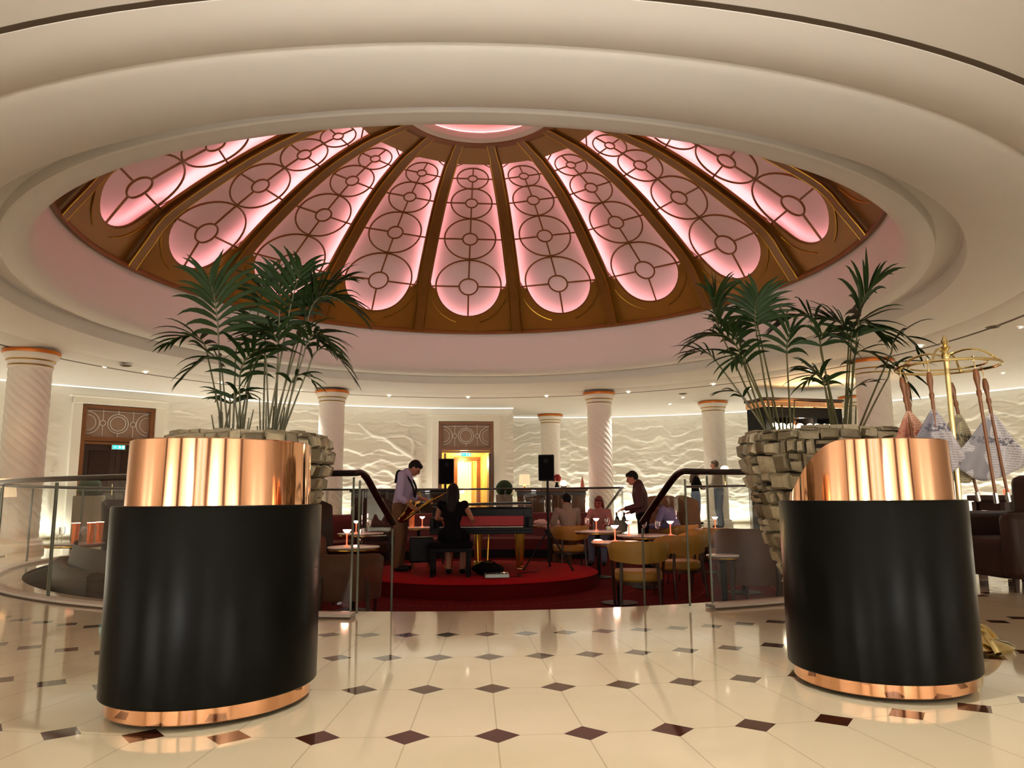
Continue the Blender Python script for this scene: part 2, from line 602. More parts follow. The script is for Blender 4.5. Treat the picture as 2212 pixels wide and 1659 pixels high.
def panel_meshes(th):
    fr = MB()
    D = .05
    vs, fs = [], []
    for s in rows_:
        w, h = wedge(s) + .004, hole(s)
        for u in (-w, -h, h, w):
            vs.append(dome_pt(th, u, s, 0))
        for u in (-h, h):
            vs.append(dome_pt(th, u, s, D))
    for i in range(len(rows_) - 1):
        a, b = i * 6, (i + 1) * 6
        fs += [(a, a + 1, b + 1, b), (a + 2, a + 3, b + 3, b + 2)]
        if hole(rows_[i]) == 0 and hole(rows_[i + 1]) == 0:
            fs.append((a + 1, a + 2, b + 2, b + 1))
        else:
            fs += [(a + 1, a + 4, b + 4, b + 1), (a + 2, b + 2, b + 5, a + 5)]
    # closing strip at the head of the opening
    for i, s in enumerate(rows_):
        if s == SB:
            a = (i - 1) * 6
            fs.append((a + 1, a + 2, a + 5, a + 4))
    fr.add(vs, fs)
    lat = MB()
    prev_top = None
    for i, (r, rad) in enumerate(CIRC):
        sc = s_of_r(r)
        inner = rad * .285
        rr = .019 - .0015 * i
        rod(lat, th, [(rad * .99 * math.cos(a), sc + rad * .99 * math.sin(a)) for a in (2 * PI * k / 40 for k in range(40))], rr, 6, True, .03)
        rod(lat, th, [(inner * math.cos(a), sc + inner * math.sin(a)) for a in (2 * PI * k / 24 for k in range(24))], rr, 6, True, .03)
        hw = hole(sc + 1e-3)
        for sgn in (-1, 1):
            rod(lat, th, [(sgn * inner, sc), (sgn * (inner + hw) / 2, sc), (sgn * (hw + .01), sc)], rr, 6, False, .03)
            e = sc + sgn * rad
            rod(lat, th, [(0, sc + sgn * inner), (0, (sc + sgn * inner + e) / 2), (0, e)], rr, 6, False, .03)
    # gilt bead drawn in the spandrel under the panel
    beads = []
    arc = [(.93 * math.cos(a), S1 + .93 * math.sin(a)) for a in (PI + PI * (k / 30) for k in range(3, 28)) if S1 + .93 * math.sin(a) > .05]
    left = [p for p in arc if p[0] < -.25]; right = [p for p in arc if p[0] > .25]
    for q in (left, right):
        if len(q) > 2:
            bead = MB(); rod(bead, th, q, .012, 5, False, -.008); beads.append(bead)
    return fr, lat, beads


def led_pts(th, side):
    """led line hidden behind the frame, along one side of the opening and round half the foot"""
    out = []
    for k in range(0, 9):
        a = -PI / 2 + (PI / 2) * k / 8
        out.append((side * .87 * math.cos(a), S1 + .87 * math.sin(a)))
    for k in range(1, 15):
        s = S1 + .06 + (SB - S1 - .06) * k / 14
        out.append((side * (hole(s) + .085), s))
    return out


for k in range(16):
    th = TH0 + DA * k
    fr, lat, beads = panel_meshes(th)
    f = fr.build('panel_frame', M['bronze'], dome, weld=False)
    lt = lat.build('tracery', M['bronze_dark'], f, weld=False)
    for bead in beads: bead.build('gilt_bead', M['gilt'], f, weld=False)
    tha = th + DA / 2
    # rib: raised band from rim to oculus with two gilt edges
    rb = MB()
    ss = [0.02 + (SEND - .02) * i / 26 for i in range(27)]
    vs, fs = [], []
    for s in ss:
        w = .098 - .02 * s / SEND
        if s > SB: w *= .8
        vs += [dome_pt(tha, -w, s, .01), dome_pt(tha, -w, s, -.05), dome_pt(tha, w, s, -.05), dome_pt(tha, w, s, .01)]
    for i in range(len(ss) - 1):
        a, b = i * 4, i * 4 + 4
        fs += [(a, a + 1, b + 1, b), (a + 1, a + 2, b + 2, b + 1), (a + 2, a + 3, b + 3, b + 2)]
    rb.add(vs, fs)
    rib = rb.build('rib', M['bronze_dark'], dome, weld=False)
    for sg in (-1, 1):
        ge = MB(); rod(ge, tha, [(sg * ((.098 - .02 * s / SEND) * (.8 if s > SB else 1) + .008), s) for s in ss], .012, 6, False, -.045)
        ge.build('gilt_edge', M['gilt'], rib, weld=False)
    lm = MB()
    for sd in (-1, 1):
        uv = led_pts(th, sd); vs = []
        for i, (u, s) in enumerate(uv):
            a, b = uv[max(i - 1, 0)], uv[min(i + 1, len(uv) - 1)]
            du, ds = b[0] - a[0], b[1] - a[1]; L = math.hypot(du, ds)
            nu, ns = -ds / L * .014, du / L * .014
            vs += [dome_pt(th, u - nu * sd, s - ns * sd, .075), dome_pt(th, u + nu * sd, s + ns * sd, .075)]
        lm.add(vs, [((2 * i, 2 * i + 1, 2 * i + 3, 2 * i + 2) if sd < 0 else (2 * i, 2 * i + 2, 2 * i + 3, 2 * i + 1)) for i in range(len(uv) - 1)])
    me = bpy.data.meshes.new('light_strip'); me.from_pydata(lm.v, [], lm.f); me.materials.append(M['led_pink'])
    for pl in me.polygons:                      # the lit side looks up at the shell
        if pl.normal.dot(Vector((0, 0, 1))) < 0: pl.flip()
    ls = bpy.data.objects.new('light_strip', me); COL.objects.link(ls); ls.parent = f
# pale backing shell behind the tracery
mb = MB()
ss = [.0 + (SEND + .0) * i / 40 for i in range(41)]
pr = []
for s in ss:
    q = dome_pt(0, 0, s, .30)
    pr.append((q.y - CY, q.z))
mb.lathe(pr, (CX, CY, 0), 96)
mb.build('backing_shell', M['shell'], dome)
# dark rim at the foot and oculus at the crown
mb = MB(); mb.lathe([(6.02, 4.70), (5.93, 4.69), (5.925, 4.735), (5.965, 4.80)], (CX, CY, 0), 160)
mb.build('foot_rim', M['bronze_dark'], dome)
mb = MB(); mb.lathe([(1.62, 7.31), (1.45, 7.27), (1.36, 7.27), (1.33, 7.30)], (CX, CY, 0), 96)
mb.build('oculus_ring', M['bronze_dark'], dome)
mb = MB(); mb.lathe([(1.34, 7.275), (1.27, 7.262), (1.20, 7.29), (1.17, 7.36), (1.22, 7.42)], (CX, CY, 0), 96)
mb.build('oculus_lip', M['lip'], dome)
mb = MB(); mb.lathe([(0, 8.0), (.6, 7.95), (1.1, 7.75), (1.35, 7.5), (1.4, 7.36)], (CX, CY, 0), 64)
cp = mb.build('oculus_cup', M['shell'], dome)
mb = MB(); mb.tube([(CX + 1.30 * math.cos(a), CY + 1.30 * math.sin(a), 7.46) for a in (2 * PI * k / 48 for k in range(48))], .016, 5, True)
mb.build('light_strip', glow('led_pink_ring', (1.0, .30, .29, 1), 6), cp)
# ------------------------------------------------------------------ outer walls (bas-relief plaster far side, plain lobby side)
WL = catmull([(-14.2, 11.2, 0), (-12.6, 14.3, 0), (-11.13, 16.16, 0), (-9.32, 17.83, 0), (-7.4, 19.67, 0), (-5.24, 20.95, 0), (-2.9, 21.8, 0), (-1.35, 22.05, 0), (0.02, 22.15, 0)], 24)
WR = catmull([(0.02, 24.7, 0), (1.2, 24.85, 0), (2.8, 24.9, 0), (5.0, 24.4, 0), (7.2, 23.5, 0), (9.5, 21.9, 0), (11.6, 19.9, 0), (13.4, 17.2, 0), (14.6, 14.0, 0), (15.0, 10.0, 0)], 24)
WB = [Vector(p + (0,)) for p in [(15, 10), (15, 2), (12.5, -5), (0, -7), (-12.5, -5), (-14.8, 2), (-14.8, 9), (-14.2, 11.2)]]
WALL_H = 3.445


def resample(path, step):
    out, acc = [path[0].copy()], 0.0
    for a, b in zip(path, path[1:]):
        L = (b - a).length
        pos = step - acc
        while pos <= L:
            out.append(a.lerp(b, pos / L)); pos += step
        acc = (acc + L) % step
    out.append(path[-1].copy())
    return out


def seg_d(p, a, b):
    ax, ay = a; bx, by = b
    dx, dy = bx - ax, by - ay
    L = dx * dx + dy * dy
    t = max(0, min(1, ((p[0] - ax) * dx + (p[1] - ay) * dy) / L)) if L > 0 else 0
    return math.hypot(p[0] - ax - t * dx, p[1] - ay - t * dy), t


def N3(x, y, z):
    return noise.noise(Vector((x, y, z)))


def clouds(x, z, seed):
    """drifting cloud relief, 0..1: each bank starts with a crisp underside and fades back as it rises"""
    q = z * 3.4 + 1.5 * N3(x * .55, z * .7, seed) + .55 * N3(x * 1.7, z * 1.2, seed + 5) + .20 * N3(x * 4.3, z * 2.5, seed + 9)
    fl = math.floor(q); fr = q - fl
    amp = max(.08, min(1, .5 + 1.5 * N3(x * .8 + fl * 3.7, fl * 1.7, seed + 3)))
    rise = min(1, fr / .10)
    return rise * (1 - fr) ** 1.15 * amp


def mountains(x, z, seed):
    tri = abs((x * .38 + .35 * N3(x * .4, z * .4, seed)) % 1.0 - .5) * 2
    tri2 = abs((x * .95 + .5 * N3(x * .8, z * .8, seed + 1)) % 1.0 - .5) * 2
    q = z * 2.5 + .95 * tri + .42 * tri2 + .8 * N3(x * .8, z * .9, seed + 2) + .22 * N3(x * 3.2, z * 2.6, seed + 7)
    fl = math.floor(q); fr = q - fl
    rise = min(1, fr / .12)
    rid = abs(N3(x * 2.6 + z * 2.2, z * 1.4 - x * .7, seed + 4))
    amp = max(.2, min(1, .62 + .9 * N3(x * .6 + fl * 2.3, fl * 1.3, seed + 6)))
    return rise * (1 - fr) ** 1.2 * amp * .75 + .35 * rid


# tree limbs modelled in the left wall, as (distance along wall from its right-hand end, height) runs with a width
LIMBS = [([(2.75, .9), (2.72, 1.35), (2.75, 1.75), (2.95, 2.02), (3.35, 2.25), (3.75, 2.55), (4.1, 2.62), (4.5, 2.95)], .10),
         ([(2.75, 1.75), (2.45, 1.95), (2.05, 2.12)], .05), ([(2.72, 1.45), (2.45, 1.72), (2.02, 1.82)], .05),
         ([(2.95, 2.02), (2.9, 2.35), (3.1, 2.7), (3.0, 3.0)], .05), ([(3.75, 2.55), (3.2, 2.62), (2.6, 2.35), (2.2, 2.2)], .05),
         ([(2.6, 1.25), (2.3, 1.38), (2.0, 1.44)], .04),
         ([(13.1, .05), (13.4, .6), (13.2, 1.2), (13.6, 1.75), (13.5, 2.3), (13.8, 2.8)], .12),
         ([(12.4, .05), (12.65, .7), (12.2, 1.3), (12.35, 1.9), (12.15, 2.5), (12.4, 3.1)], .10),
         ([(13.4, .5), (13.9, .95), (14.3, 1.5), (14.2, 2.0), (14.4, 2.2)], .08), ([(12.6, .6), (13.0, 1.2), (13.5, 1.6)], .06),
         ([(14.6, .05), (14.4, .7), (13.8, 1.1), (13.2, 1.5)], .09), ([(11.9, .1), (12.0, .9), (11.9, 1.6)], .08)]


def relief_left(d, z):
    h = .075 * clouds(d, z, 2.0) + .035 * clouds(d * 1.9, z * 1.8, 21.0) + .018 * clouds(d * 3.6, z * 3.3, 41.0)
    edge = 1.0
    if d > 9:                      # smoother plaster between the left-hand trees
        k = min(1, (d - 9) / 2); h *= (1 - .72 * k)
    for run, wd in LIMBS:
        x0 = min(p[0] for p in run) - .3; x1 = max(p[0] for p in run) + .3
        if not x0 < d < x1: continue
        n = len(run) - 1
        for i in range(n):
            dd, t = seg_d((d, z), run[i], run[i + 1])
            w = wd * (1 - .75 * (i + t) / n)
            if dd < w * 1.2:
                h = max(h, .03 + .07 * math.sqrt(max(0, 1 - (dd / (w * 1.2)) ** 2)) * min(1, w / .05))
    return h


def relief_right(d, z):
    return .085 * mountains(d, z, 11.0) + .04 * mountains(d * 1.8, z * 1.9, 31.0) + .02 * clouds(d * 3.2, z * 3.0, 51.0)


def inward(path, i):
    a = path[max(i - 1, 0)]; b = path[min(i + 1, len(path) - 1)]
    d = (b - a).normalized()
    n = Vector((d.y, -d.x, 0))
    c = Vector((CX, CY, 0)) - path[i]
    return n if n.dot(c) > 0 else -n


def wall(name, path, fn, step, zstep, holes=(), rev=False):
    pts = resample(path, step)
    ln = [0.0]
    for a, b in zip(pts, pts[1:]): ln.append(ln[-1] + (b - a).length)
    tot = ln[-1]
    nz = int(WALL_H / zstep)
    vs, fs = [], []
    for i, p in enumerate(pts):
        n = inward(pts, i)
        d = tot - ln[i] if rev else ln[i]
        flat = 1.0
        for hd, hw, hz in holes:
            k = abs(d - hd)
            flat = min(flat, max(0, min(1, (k - hw - .45) / .12)))
        for j in range(nz + 1):
            z = WALL_H * j / nz
            h = fn(d, z) * flat * min(1, (WALL_H - z) / .15) if fn else 0
            vs.append((p.x + n.x * h, p.y + n.y * h, z))
    for i in range(len(pts) - 1):
        d = tot - (ln[i] + ln[i + 1]) / 2 if rev else (ln[i] + ln[i + 1]) / 2
        for j in range(nz):
            z = WALL_H * (j + .5) / nz
            if any(abs(d - hd) < hw and z < hz for hd, hw, hz in holes): continue
            a = i * (nz + 1) + j; b = a + nz + 1
            fs.append((a, b, b + 1, a + 1))
    me = bpy.data.meshes.new(name); me.from_pydata(vs, [], fs)
    for q in me.polygons: q.use_smooth = True
    o = bpy.data.objects.new(name, me); COL.objects.link(o)
    return struct(o)


WLR = resample(WL, .04)
def along_left(x, y):
    """distance from the right-hand end of the left wall to the point nearest (x, y), with position and inward normal"""
    best = min(range(len(WLR)), key=lambda i: (WLR[i].x - x) ** 2 + (WLR[i].y - y) ** 2)
    d = sum((WLR[i + 1] - WLR[i]).length for i in range(best, len(WLR) - 1))
    return d, WLR[best], inward(WLR, best)


D1, P1_, N1_ = along_left(-1.36, 22.05)
D2, P2_, N2_ = along_left(-9.35, 17.8)
o = wall('wall_left', WL, relief_left, .04, .022, [(D1, .70, 2.98), (D2, .70, 2.98)], rev=True); o.data.materials.append(M['relief'])
o = wall('wall_right', WR, relief_right, .04, .022); o.data.materials.append(M['relief'])
mb = MB(); mb.add([(.02, 22.15, 0), (.02, 24.7, 0), (.02, 24.7, WALL_H), (.02, 22.15, WALL_H)], [(0, 1, 2, 3)])
struct(mb.build('wall_return', M['relief']))
o = wall('wall_back', WB, None, 1.0, 1.7); o.data.materials.append(M['plaster'])

# glowing cove line at the head of the relief walls
for nm, path in (('trim_2', WL), ('trim_3', WR)):
    pts = resample(path, .3)
    off = [p + inward(pts, i) * .16 for i, p in enumerate(pts)]
    mb = MB(); mb.tube([(p.x, p.y, 3.415) for p in off], .016, 6)
    struct(mb.build(nm, M['led_warm']))


def warm_area(loc, target, power, sx, sy, col=(1.0, .98, .86), name='uplight'):
    l = bpy.data.lights.new(name, 'AREA'); l.shape = 'RECTANGLE'; l.size = sx; l.size_y = sy
    l.energy = power; l.color = col
    o = bpy.data.objects.new(name, l); COL.objects.link(o)
    o.location = loc
    o.rotation_euler = (Vector(target) - Vector(loc)).to_track_quat('-Z', 'Y').to_euler()
    return o


def warm_spot(loc, target, power, ang=60, blend=.6, rad=.05, col=(1.0, .94, .82), name='spot'):
    l = bpy.data.lights.new(name, 'SPOT'); l.energy = power; l.spot_size = R(ang); l.spot_blend = blend
    l.shadow_soft_size = rad; l.color = col
    o = bpy.data.objects.new(name, l); COL.objects.link(o)
    o.location = loc
    o.rotation_euler = (Vector(target) - Vector(loc)).to_track_quat('-Z', 'Y').to_euler()
    return o


def warm_point(loc, power, rad=.05, col=(1.0, .45, .25), name='glow'):
    l = bpy.data.lights.new(name, 'POINT'); l.energy = power; l.shadow_soft_size = rad; l.color = col
    o = bpy.data.objects.new(name, l); COL.objects.link(o); o.location = loc
    return o


UP = 9.5
for path, skip in ((WL, [P1_, P2_]), (WR, [])):
    pts = resample(path, 1.15)
    for i in range(1, len(pts) - 1):
        if any((pts[i] - q).length < .8 for q in skip): continue
        if pts[i].y < 12: continue
        n = inward(pts, i)
        q = pts[i] + n * .36
        l = warm_area((q.x, q.y, .06), (pts[i].x + n.x * .10, pts[i].y + n.y * .10, 2.2), UP, .9, .10)

# ------------------------------------------------------------------ doors in the relief wall
def rings(mb, c, radii, r, y):
    for q in radii:
        mb.tube([(c[0] + q * math.cos(a), y, c[1] + q * math.sin(a)) for a in (2 * PI * k / 36 for k in range(36))], r, 5, True)


def door(name, pos, nrm, lit):
    rz = math.atan2(-nrm.x, nrm.y)
    t = thing(name, None, None, (pos.x, pos.y, 0), rz); struct(t)
    mb = MB()
    for sx in (-1, 1): mb.box((sx * .90, .02, 1.60), (.20, .24, 3.2))
    mb.box((0, .02, 3.12), (2.0, .26, .16)); mb.box((0, .06, 3.21), (2.12, .34, .04))
    mb.build('door_surround', M['relief'], t, bevel=.01)
    mb = MB()
    for sx in (-1, 1): mb.box((sx * .75, .02, 1.5), (.10, .14, 3.0))
    mb.box((0, .02, 2.99), (1.6, .16, .07)); mb.box((0, .02, 2.24), (1.42, .14, .10)); mb.box((0, .05, 2.15), (1.42, .10, .05))
    mb.build('door_frame', M['mid_wood'], t, bevel=.006)
    tr = MB(); tr.box((0, -.03, 2.62), (1.42, .02, .68))
    tp = tr.build('transom_panel', M['transom'], t)
    la = MB(); y = .0
    rings(la, (0, 2.62), (.17, .225), .011, y); rings(la, (-.33, 2.62), (.06,), .009, y); rings(la, (.33, 2.62), (.06,), .009, y)
    for sx in (-1, 1):
        la.tube([(sx * (.66 - .26 * math.sin(a)), y, 2.62 + .26 * math.cos(a)) for a in (PI * k / 16 for k in range(17))], .010, 5)
        la.tube([(sx * (.66 - .18 * math.sin(a)), y, 2.62 + .18 * math.cos(a)) for a in (PI * k / 16 for k in range(17))], .008, 5)
        la.tube([(sx * .33, y, 2.68), (sx * .33, y, 2.94)], .008, 5); la.tube([(sx * .33, y, 2.56), (sx * .33, y, 2.32)], .008, 5)
    la.tube([(0, y, 2.85), (0, y, 2.94)], .009, 5); la.tube([(0, y, 2.39), (0, y, 2.31)], .009, 5)
    la.tube([(-.70, y, 2.90), (.70, y, 2.90)], .008, 5)
    la.build('transom_lattice', M['flowergreen'] if False else M['lip'], tp, weld=False)
    if lit:
        # corridor beyond: pale ochre walls, a second lit doorway
        mb = MB()
        mb.add([(-.70, -.06, 0), (.70, -.06, 0), (.70, -3.2, 0), (-.70, -3.2, 0), (-.70, -.06, 2.2), (.70, -.06, 2.2), (.70, -3.2, 2.2), (-.70, -3.2, 2.2)],
               [(0, 1, 2, 3), (4, 7, 6, 5), (0, 3, 7, 4), (1, 5, 6, 2), (3, 2, 6, 7)])
        mb.build('corridor', M['corridor'], t, weld=False)
        mb = MB()
        for sx in (-1, 1): mb.box((-.12 + sx * .36, -1.6, 1.0), (.12, .1, 2.0))
        mb.box((-.12, -1.6, 2.02), (.84, .1, .12))
        mb.build('inner_door_frame', M['mid_wood'], t, bevel=.006)
        mb = MB(); mb.box((.62, .34, 1.05), (.05, .66, 2.05)); lf = mb.build('door_leaf', M['mid_wood'], t, bevel=.005)
        mb = MB(); mb.box((-.64, .34, 1.05), (.05, .66, 2.05)); lf = mb.build('door_leaf', M['dark_wood'], t, bevel=.005)
        mb = MB(); mb.box((-.12, -3.1, 1.15), (.46, .02, 1.7)); mb.build('lit_pane', M['globe'] if False else M['shade'], t)
        p = Vector((pos.x, pos.y, 0)) - nrm * 1.0
        warm_point((p.x, p.y, 1.95), 42, .1, (1, .70, .28)); p = Vector((pos.x, pos.y, 0)) - nrm * 2.5
        warm_point((p.x, p.y, 1.9), 40, .1, (1, .78, .36))
    else:
        mb = MB()
        for sx in (-1, 1):
            mb.box((sx * .35, -.03, 1.09), (.69, .04, 2.17))
        lf = mb.build('door_leaf', M['dark_wood'], t, bevel=.004)
        pn = MB()
        for sx in (-1, 1):
            for z, h in ((.55, .7), (1.5, .95)): pn.box((sx * .35, .0, z), (.44, .03, h))
        pn.build('door_panel', M['darkbrown'], lf, bevel=.008)
        hd = MB(); hd.cyl((.05, .01, 1.05), (.05, .07, 1.05), .012); hd.cyl((.05, .07, .95), (.05, .07, 1.2), .014)
        hd.build('door_handle', M['brass'], lf)
    return t, rz


d1, rz1 = door('door_1', P1_, N1_, True)
d2, rz2 = door('door_2', P2_, N2_, False)


def exit_sign(pos, nrm, rz, label):
    q = pos + nrm * .16
    t = thing('exit_sign', label, 'sign', (q.x, q.y, 2.06), rz); t.scale = (.72, .8, .62)
    mb = MB(); mb.box((0, 0, 0), (.40, .05, .17)); mb.build('sign_box', M['trimwhite'], t, bevel=.006)
    mb = MB(); mb.box((0, .028, 0), (.37, .01, .14)); fc = mb.build('sign_face', M['greenglow'], t)
    mk = MB(); y = .036                         # running figure, arrow and doorway
    mk.ball((-.02, y, .042), (.013, .004, .013), 10, 6)
    for pts in ([(-.02, .03), (-.03, -.005)], [(-.03, -.005), (-.005, -.03), (-.02, -.055)], [(-.03, -.005), (-.055, -.02), (-.08, -.018)], [(-.02, .022), (.012, .008), (.025, .02)], [(-.02, .022), (-.05, .015), (-.06, -.005)]):
        mk.tube([(a, y, b) for a, b in pts], .006, 5)
    mk.add([(.07, y, .006), (.12, y, .006), (.12, y, .022), (.155, y, 0), (.12, y, -.022), (.12, y, -.006), (.07, y, -.006)], [(0, 1, 2, 3, 4, 5, 6)])
    mk.box((-.135, y, -.002), (.055, .003, .10))
    mk.build('pictogram', M['exitwhite'], fc, weld=False)


exit_sign(P1_, N1_, rz1, 'green lit exit sign above the lit open doorway in the far wall')
exit_sign(P2_, N2_, rz2, 'green lit exit sign above the dark doorway behind the tall copper topped podium')

# ------------------------------------------------------------------ columns with twisted fluting
def column_meshes():
    sh = MB(); nz, na = 230, 88
    vs, fs = [], []
    for j in range(nz + 1):
        z = 3.14 * j / nz
        for i in range(na):
            a = 2 * PI * i / na
            q = (a * 11 / (2 * PI) + z * 6.6) % 1.0
            r = .296 + .017 * math.sin(PI * q) ** .7
            vs.append((r * math.cos(a), r * math.sin(a), z))
    for j in range(nz):
        for i in range(na):
            k = (i + 1) % na
            fs.append((j * na + i, j * na + k, (j + 1) * na + k, (j + 1) * na + i))
    sh.add(vs, fs)
    a = sh.mesh('shaft'); a.materials.append(M['column'])
    cp = MB(); cp.lathe([(.30, 3.10), (.325, 3.125), (.33, 3.15), (.30, 3.165), (.325, 3.20), (.335, 3.235), (.34, 3.255), (.375, 3.30), (.40, 3.335), (.40, 3.375)], n=48)
    b = cp.mesh('capital'); b.materials.append(M['column'])
    g1 = MB()
    for z, r in ((3.165, .312), (3.255, .342)):
        g1.tube([(r * math.cos(t), r * math.sin(t), z) for t in (2 * PI * k / 48 for k in range(48))], .013, 6, True)
    c = g1.mesh('gilt_ring'); c.materials.append(M['gilt'])
    g2 = MB(); g2.lathe([(.38, 3.365), (.412, 3.372), (.418, 3.40), (.412, 3.435), (.30, 3.437)], n=48)
    d = g2.mesh('abacus'); d.materials.append(M['orangegold'])
    bs = MB(); bs.lathe([(.40, 0), (.40, .10), (.36, .13), (.37, .17), (.32, .20), (.30, .22)], n=48)
    e = bs.mesh('plinth'); e.materials.append(M['column'])
    return [('shaft', a), ('capital', b), ('gilt_ring', c), ('abacus', d), ('plinth', e)]


CM = column_meshes()
for x, y, sc, lb in [(-8.45, 13.02, 1.08, 'white twisted column at the left edge of the hall, tallest in view'),
                     (-4.40, 18.25, .98, 'white twisted column behind the stone planter with the two palm clumps'),
                     (2.20, 18.92, .98, 'white twisted column just left of the waiter in burgundy'),
                     (5.62, 20.94, .98, 'white twisted column between the waiter and the copper topped bar cabinet'),
                     (7.05, 14.55, 1.0, 'white twisted column nearest the brass newspaper stand, behind the right palms'),
                     (1.22, 24.05, .98, 'small distant white column behind the loudspeaker on the tripod'),
                     (9.2, 20.1, .98, 'white twisted column half hidden just behind the copper topped bar cabinet')]:
    t = thing('column', lb, 'column', (x, y, 0), 0, 'twisted columns round the rotunda')
    t.scale = (sc, sc, 1)
    for nm, me in CM:
        ob = bpy.data.objects.new(nm, me); COL.objects.link(ob); ob.parent = t

# ------------------------------------------------------------------ glass balustrade round the well
BR = 6.13
def balustrade(label, a0, a1, npan, end0=None, end1=None):
    t = thing('balustrade', label, 'balustrade', (0, 0, 0), 0, 'curved glass balustrades round the lounge')
    w = (a1 - a0) / npan
    for k in range(npan):
        b0, b1 = R(a0 + w * k + .15), R(a0 + w * (k + 1) - .15)
        mb = MB(); mb.lathe([(BR, .035), (BR, .5), (BR, 1.0)], (CX, CY, 0), 14, b0, b1)
        g = mb.build('glass_panel', M['glass'], t)
        for b in (b0, b1):
            e = MB(); e.box((CX + BR * math.sin(b), CY - BR * math.cos(b), .52), (.012, .012, .96), b)
            e.build('glass_edge', M['glassedge'], g, weld=False)
    pts = [(CX + BR * math.sin(R(a0 + (a1 - a0) * i / 60)), CY - BR * math.cos(R(a0 + (a1 - a0) * i / 60)), 1.03) for i in range(61)]
    if end1: pts = pts + end1
    if end0: pts = list(reversed(end0)) + pts
    mb = MB(); mb.tube(pts, .030, 8, flat=.8)
    mb.build('handrail', M['rail'], t)
    mb = MB(); mb.lathe([(BR - .07, .001), (BR - .07, .03), (BR + .05, .03), (BR + .06, .022), (BR + .06, .001)], (CX, CY, 0), 60, R(a0), R(a1))
    mb.build('base_curb', M['trimwhite'], t)
    mb = MB(); mb.lathe([(BR + .062, .001), (BR + .062, .012), (BR + .085, .001)], (CX, CY, 0), 60, R(a0), R(a1))
    mb.build('shadow_line', M['darkgroove'], t)
    return t


def stair_wing(t, pts, zfoot):
    """glass wing under a raking handrail; pts run down the rake"""
    mb = MB(); vs = []
    for x, y, z in pts: vs += [(x, y, z - .05), (x, y, max(zfoot, -.42))]
    mb.add(vs, [(2 * i, 2 * i + 1, 2 * i + 3, 2 * i + 2) for i in range(len(pts) - 1)])
    g = mb.build('glass_panel', M['glass'], t)
    x, y, z = pts[-1]
    e = MB(); e.box((x, y, (z - .05 + zfoot) / 2), (.016, .016, z - .05 - zfoot)); e.build('glass_edge', M['glassedge'], g, weld=False)
    e = MB(); e.box((pts[0][0], pts[0][1], .5), (.014, .014, .95))
    e.build('glass_edge', M['glassedge'], g, weld=False)


el = [tuple(v) for v in catmull([(-1.13, 5.61, 1.035), (-1.11, 5.76, 1.00), (-1.08, 6.15, .83), (-1.04, 6.62, .63)], 6)]
er = [tuple(v) for v in catmull([(1.33, 5.86, 1.035), (1.29, 6.02, 1.0), (1.235, 6.42, .83), (1.17, 6.93, .61)], 6)]
b = balustrade('curved glass balustrade with dark handrail behind the stone planter of the tall podium', -105, -5.9, 7, None, el)
stair_wing(b, el, -.40)
b = balustrade('curved glass balustrade with dark handrail ending at the stairs beside the swooping copper podium', 19.2, 137, 8, er, None)
stair_wing(b, er, -.40)
fa, fb = R(180 - 43), R(180 - 29)
ef = [(2.46, 17.03, 1.03), (2.40, 16.92, 1.0), (2.2, 16.5, .80), (1.95, 16.05, .55)]
b = balustrade('far glass balustrade with thin rail, behind the piano and the dark red sofa', 151, 254, 8, ef, None)
stair_wing(b, ef, -.40)

# ------------------------------------------------------------------ ceiling fittings
def downlight(x, y, label, power=0, group='recessed ceiling downlights', z=3.441, aim=None, ang=84):
    t = thing('downlight', label, 'ceiling light', (x, y, z), 0, group)
    mb = MB(); mb.lathe([(.032, -.012), (.05, -.012), (.058, 0.0)], n=20); mb.build('trim_ring', M['trimwhite'], t)
    mb = MB(); mb.lathe([(0, -.010), (.032, -.011)], n=16); mb.build('lens', M['lens'], t, weld=True)
    if power:
        warm_spot((x, y, z - .03), aim or (x, y, 0), power, ang, .9, .04, (1.0, .97, .90))


DL = 'small recessed ceiling downlight in the flat ring round the dome'
for k, ang in enumerate([-63, -50, -36, -19.5, -4.6, 10.4, 26, 42, 60, 80, 102, 118, 242, 258, -82]):
    p = polar(7.86, R(ang))
    t = downlight(p.x, p.y, DL, 150, 'downlights in the ring round the dome', z=3.428)
for x, y, lb in [(-8.04, 14.64, 'small ceiling downlight beside the leftmost column'), (4.56, 19.95, 'small bright ceiling downlight above the gap left of the bar cabinet'),
                 (4.51, 21.4, 'small ceiling downlight near the relief wall above the two standing guests'), (5.84, 18.28, 'bright ceiling downlight over the bar cabinet'),
                 (8.04, 11.63, 'small ceiling downlight at the right edge of the ceiling'), (10.7, 16.2, 'small ceiling downlight behind the newspaper stand')]:
    downlight(x, y, lb, 60)
for x, y, lb in [(-7.55, 14.5, 'round grey ceiling vent right of the leftmost column'), (4.40, 19.21, 'round grey ceiling vent beside the bar cabinet downlights'), (7.57, 11.59, 'round grey ceiling vent near the right edge of the ceiling')]:
    t = thing('ceiling_vent', lb, 'ceiling vent', (x, y, 3.443))
    mb = MB(); mb.lathe([(0, -.010), (.08, -.012), (.10, -.012), (.115, 0)], n=28); mb.build('vent_disc', M['ventgrey'], t)
    mb = MB()
    for q in (.035, .06, .085): mb.tube([(q * math.cos(a), q * math.sin(a), -.013) for a in (2 * PI * k / 28 for k in range(28))], .004, 4, True)
    mb.build('grille', M['darkgroove'], t)
mb = MB(); mb.lathe([(8.120, 3.452), (8.176, 3.4445)], (CX, CY, 0), 192)  # dark ring laid over the ceiling slot, painting in its shade
struct(mb.build('trim_20', M['darkgroove']))
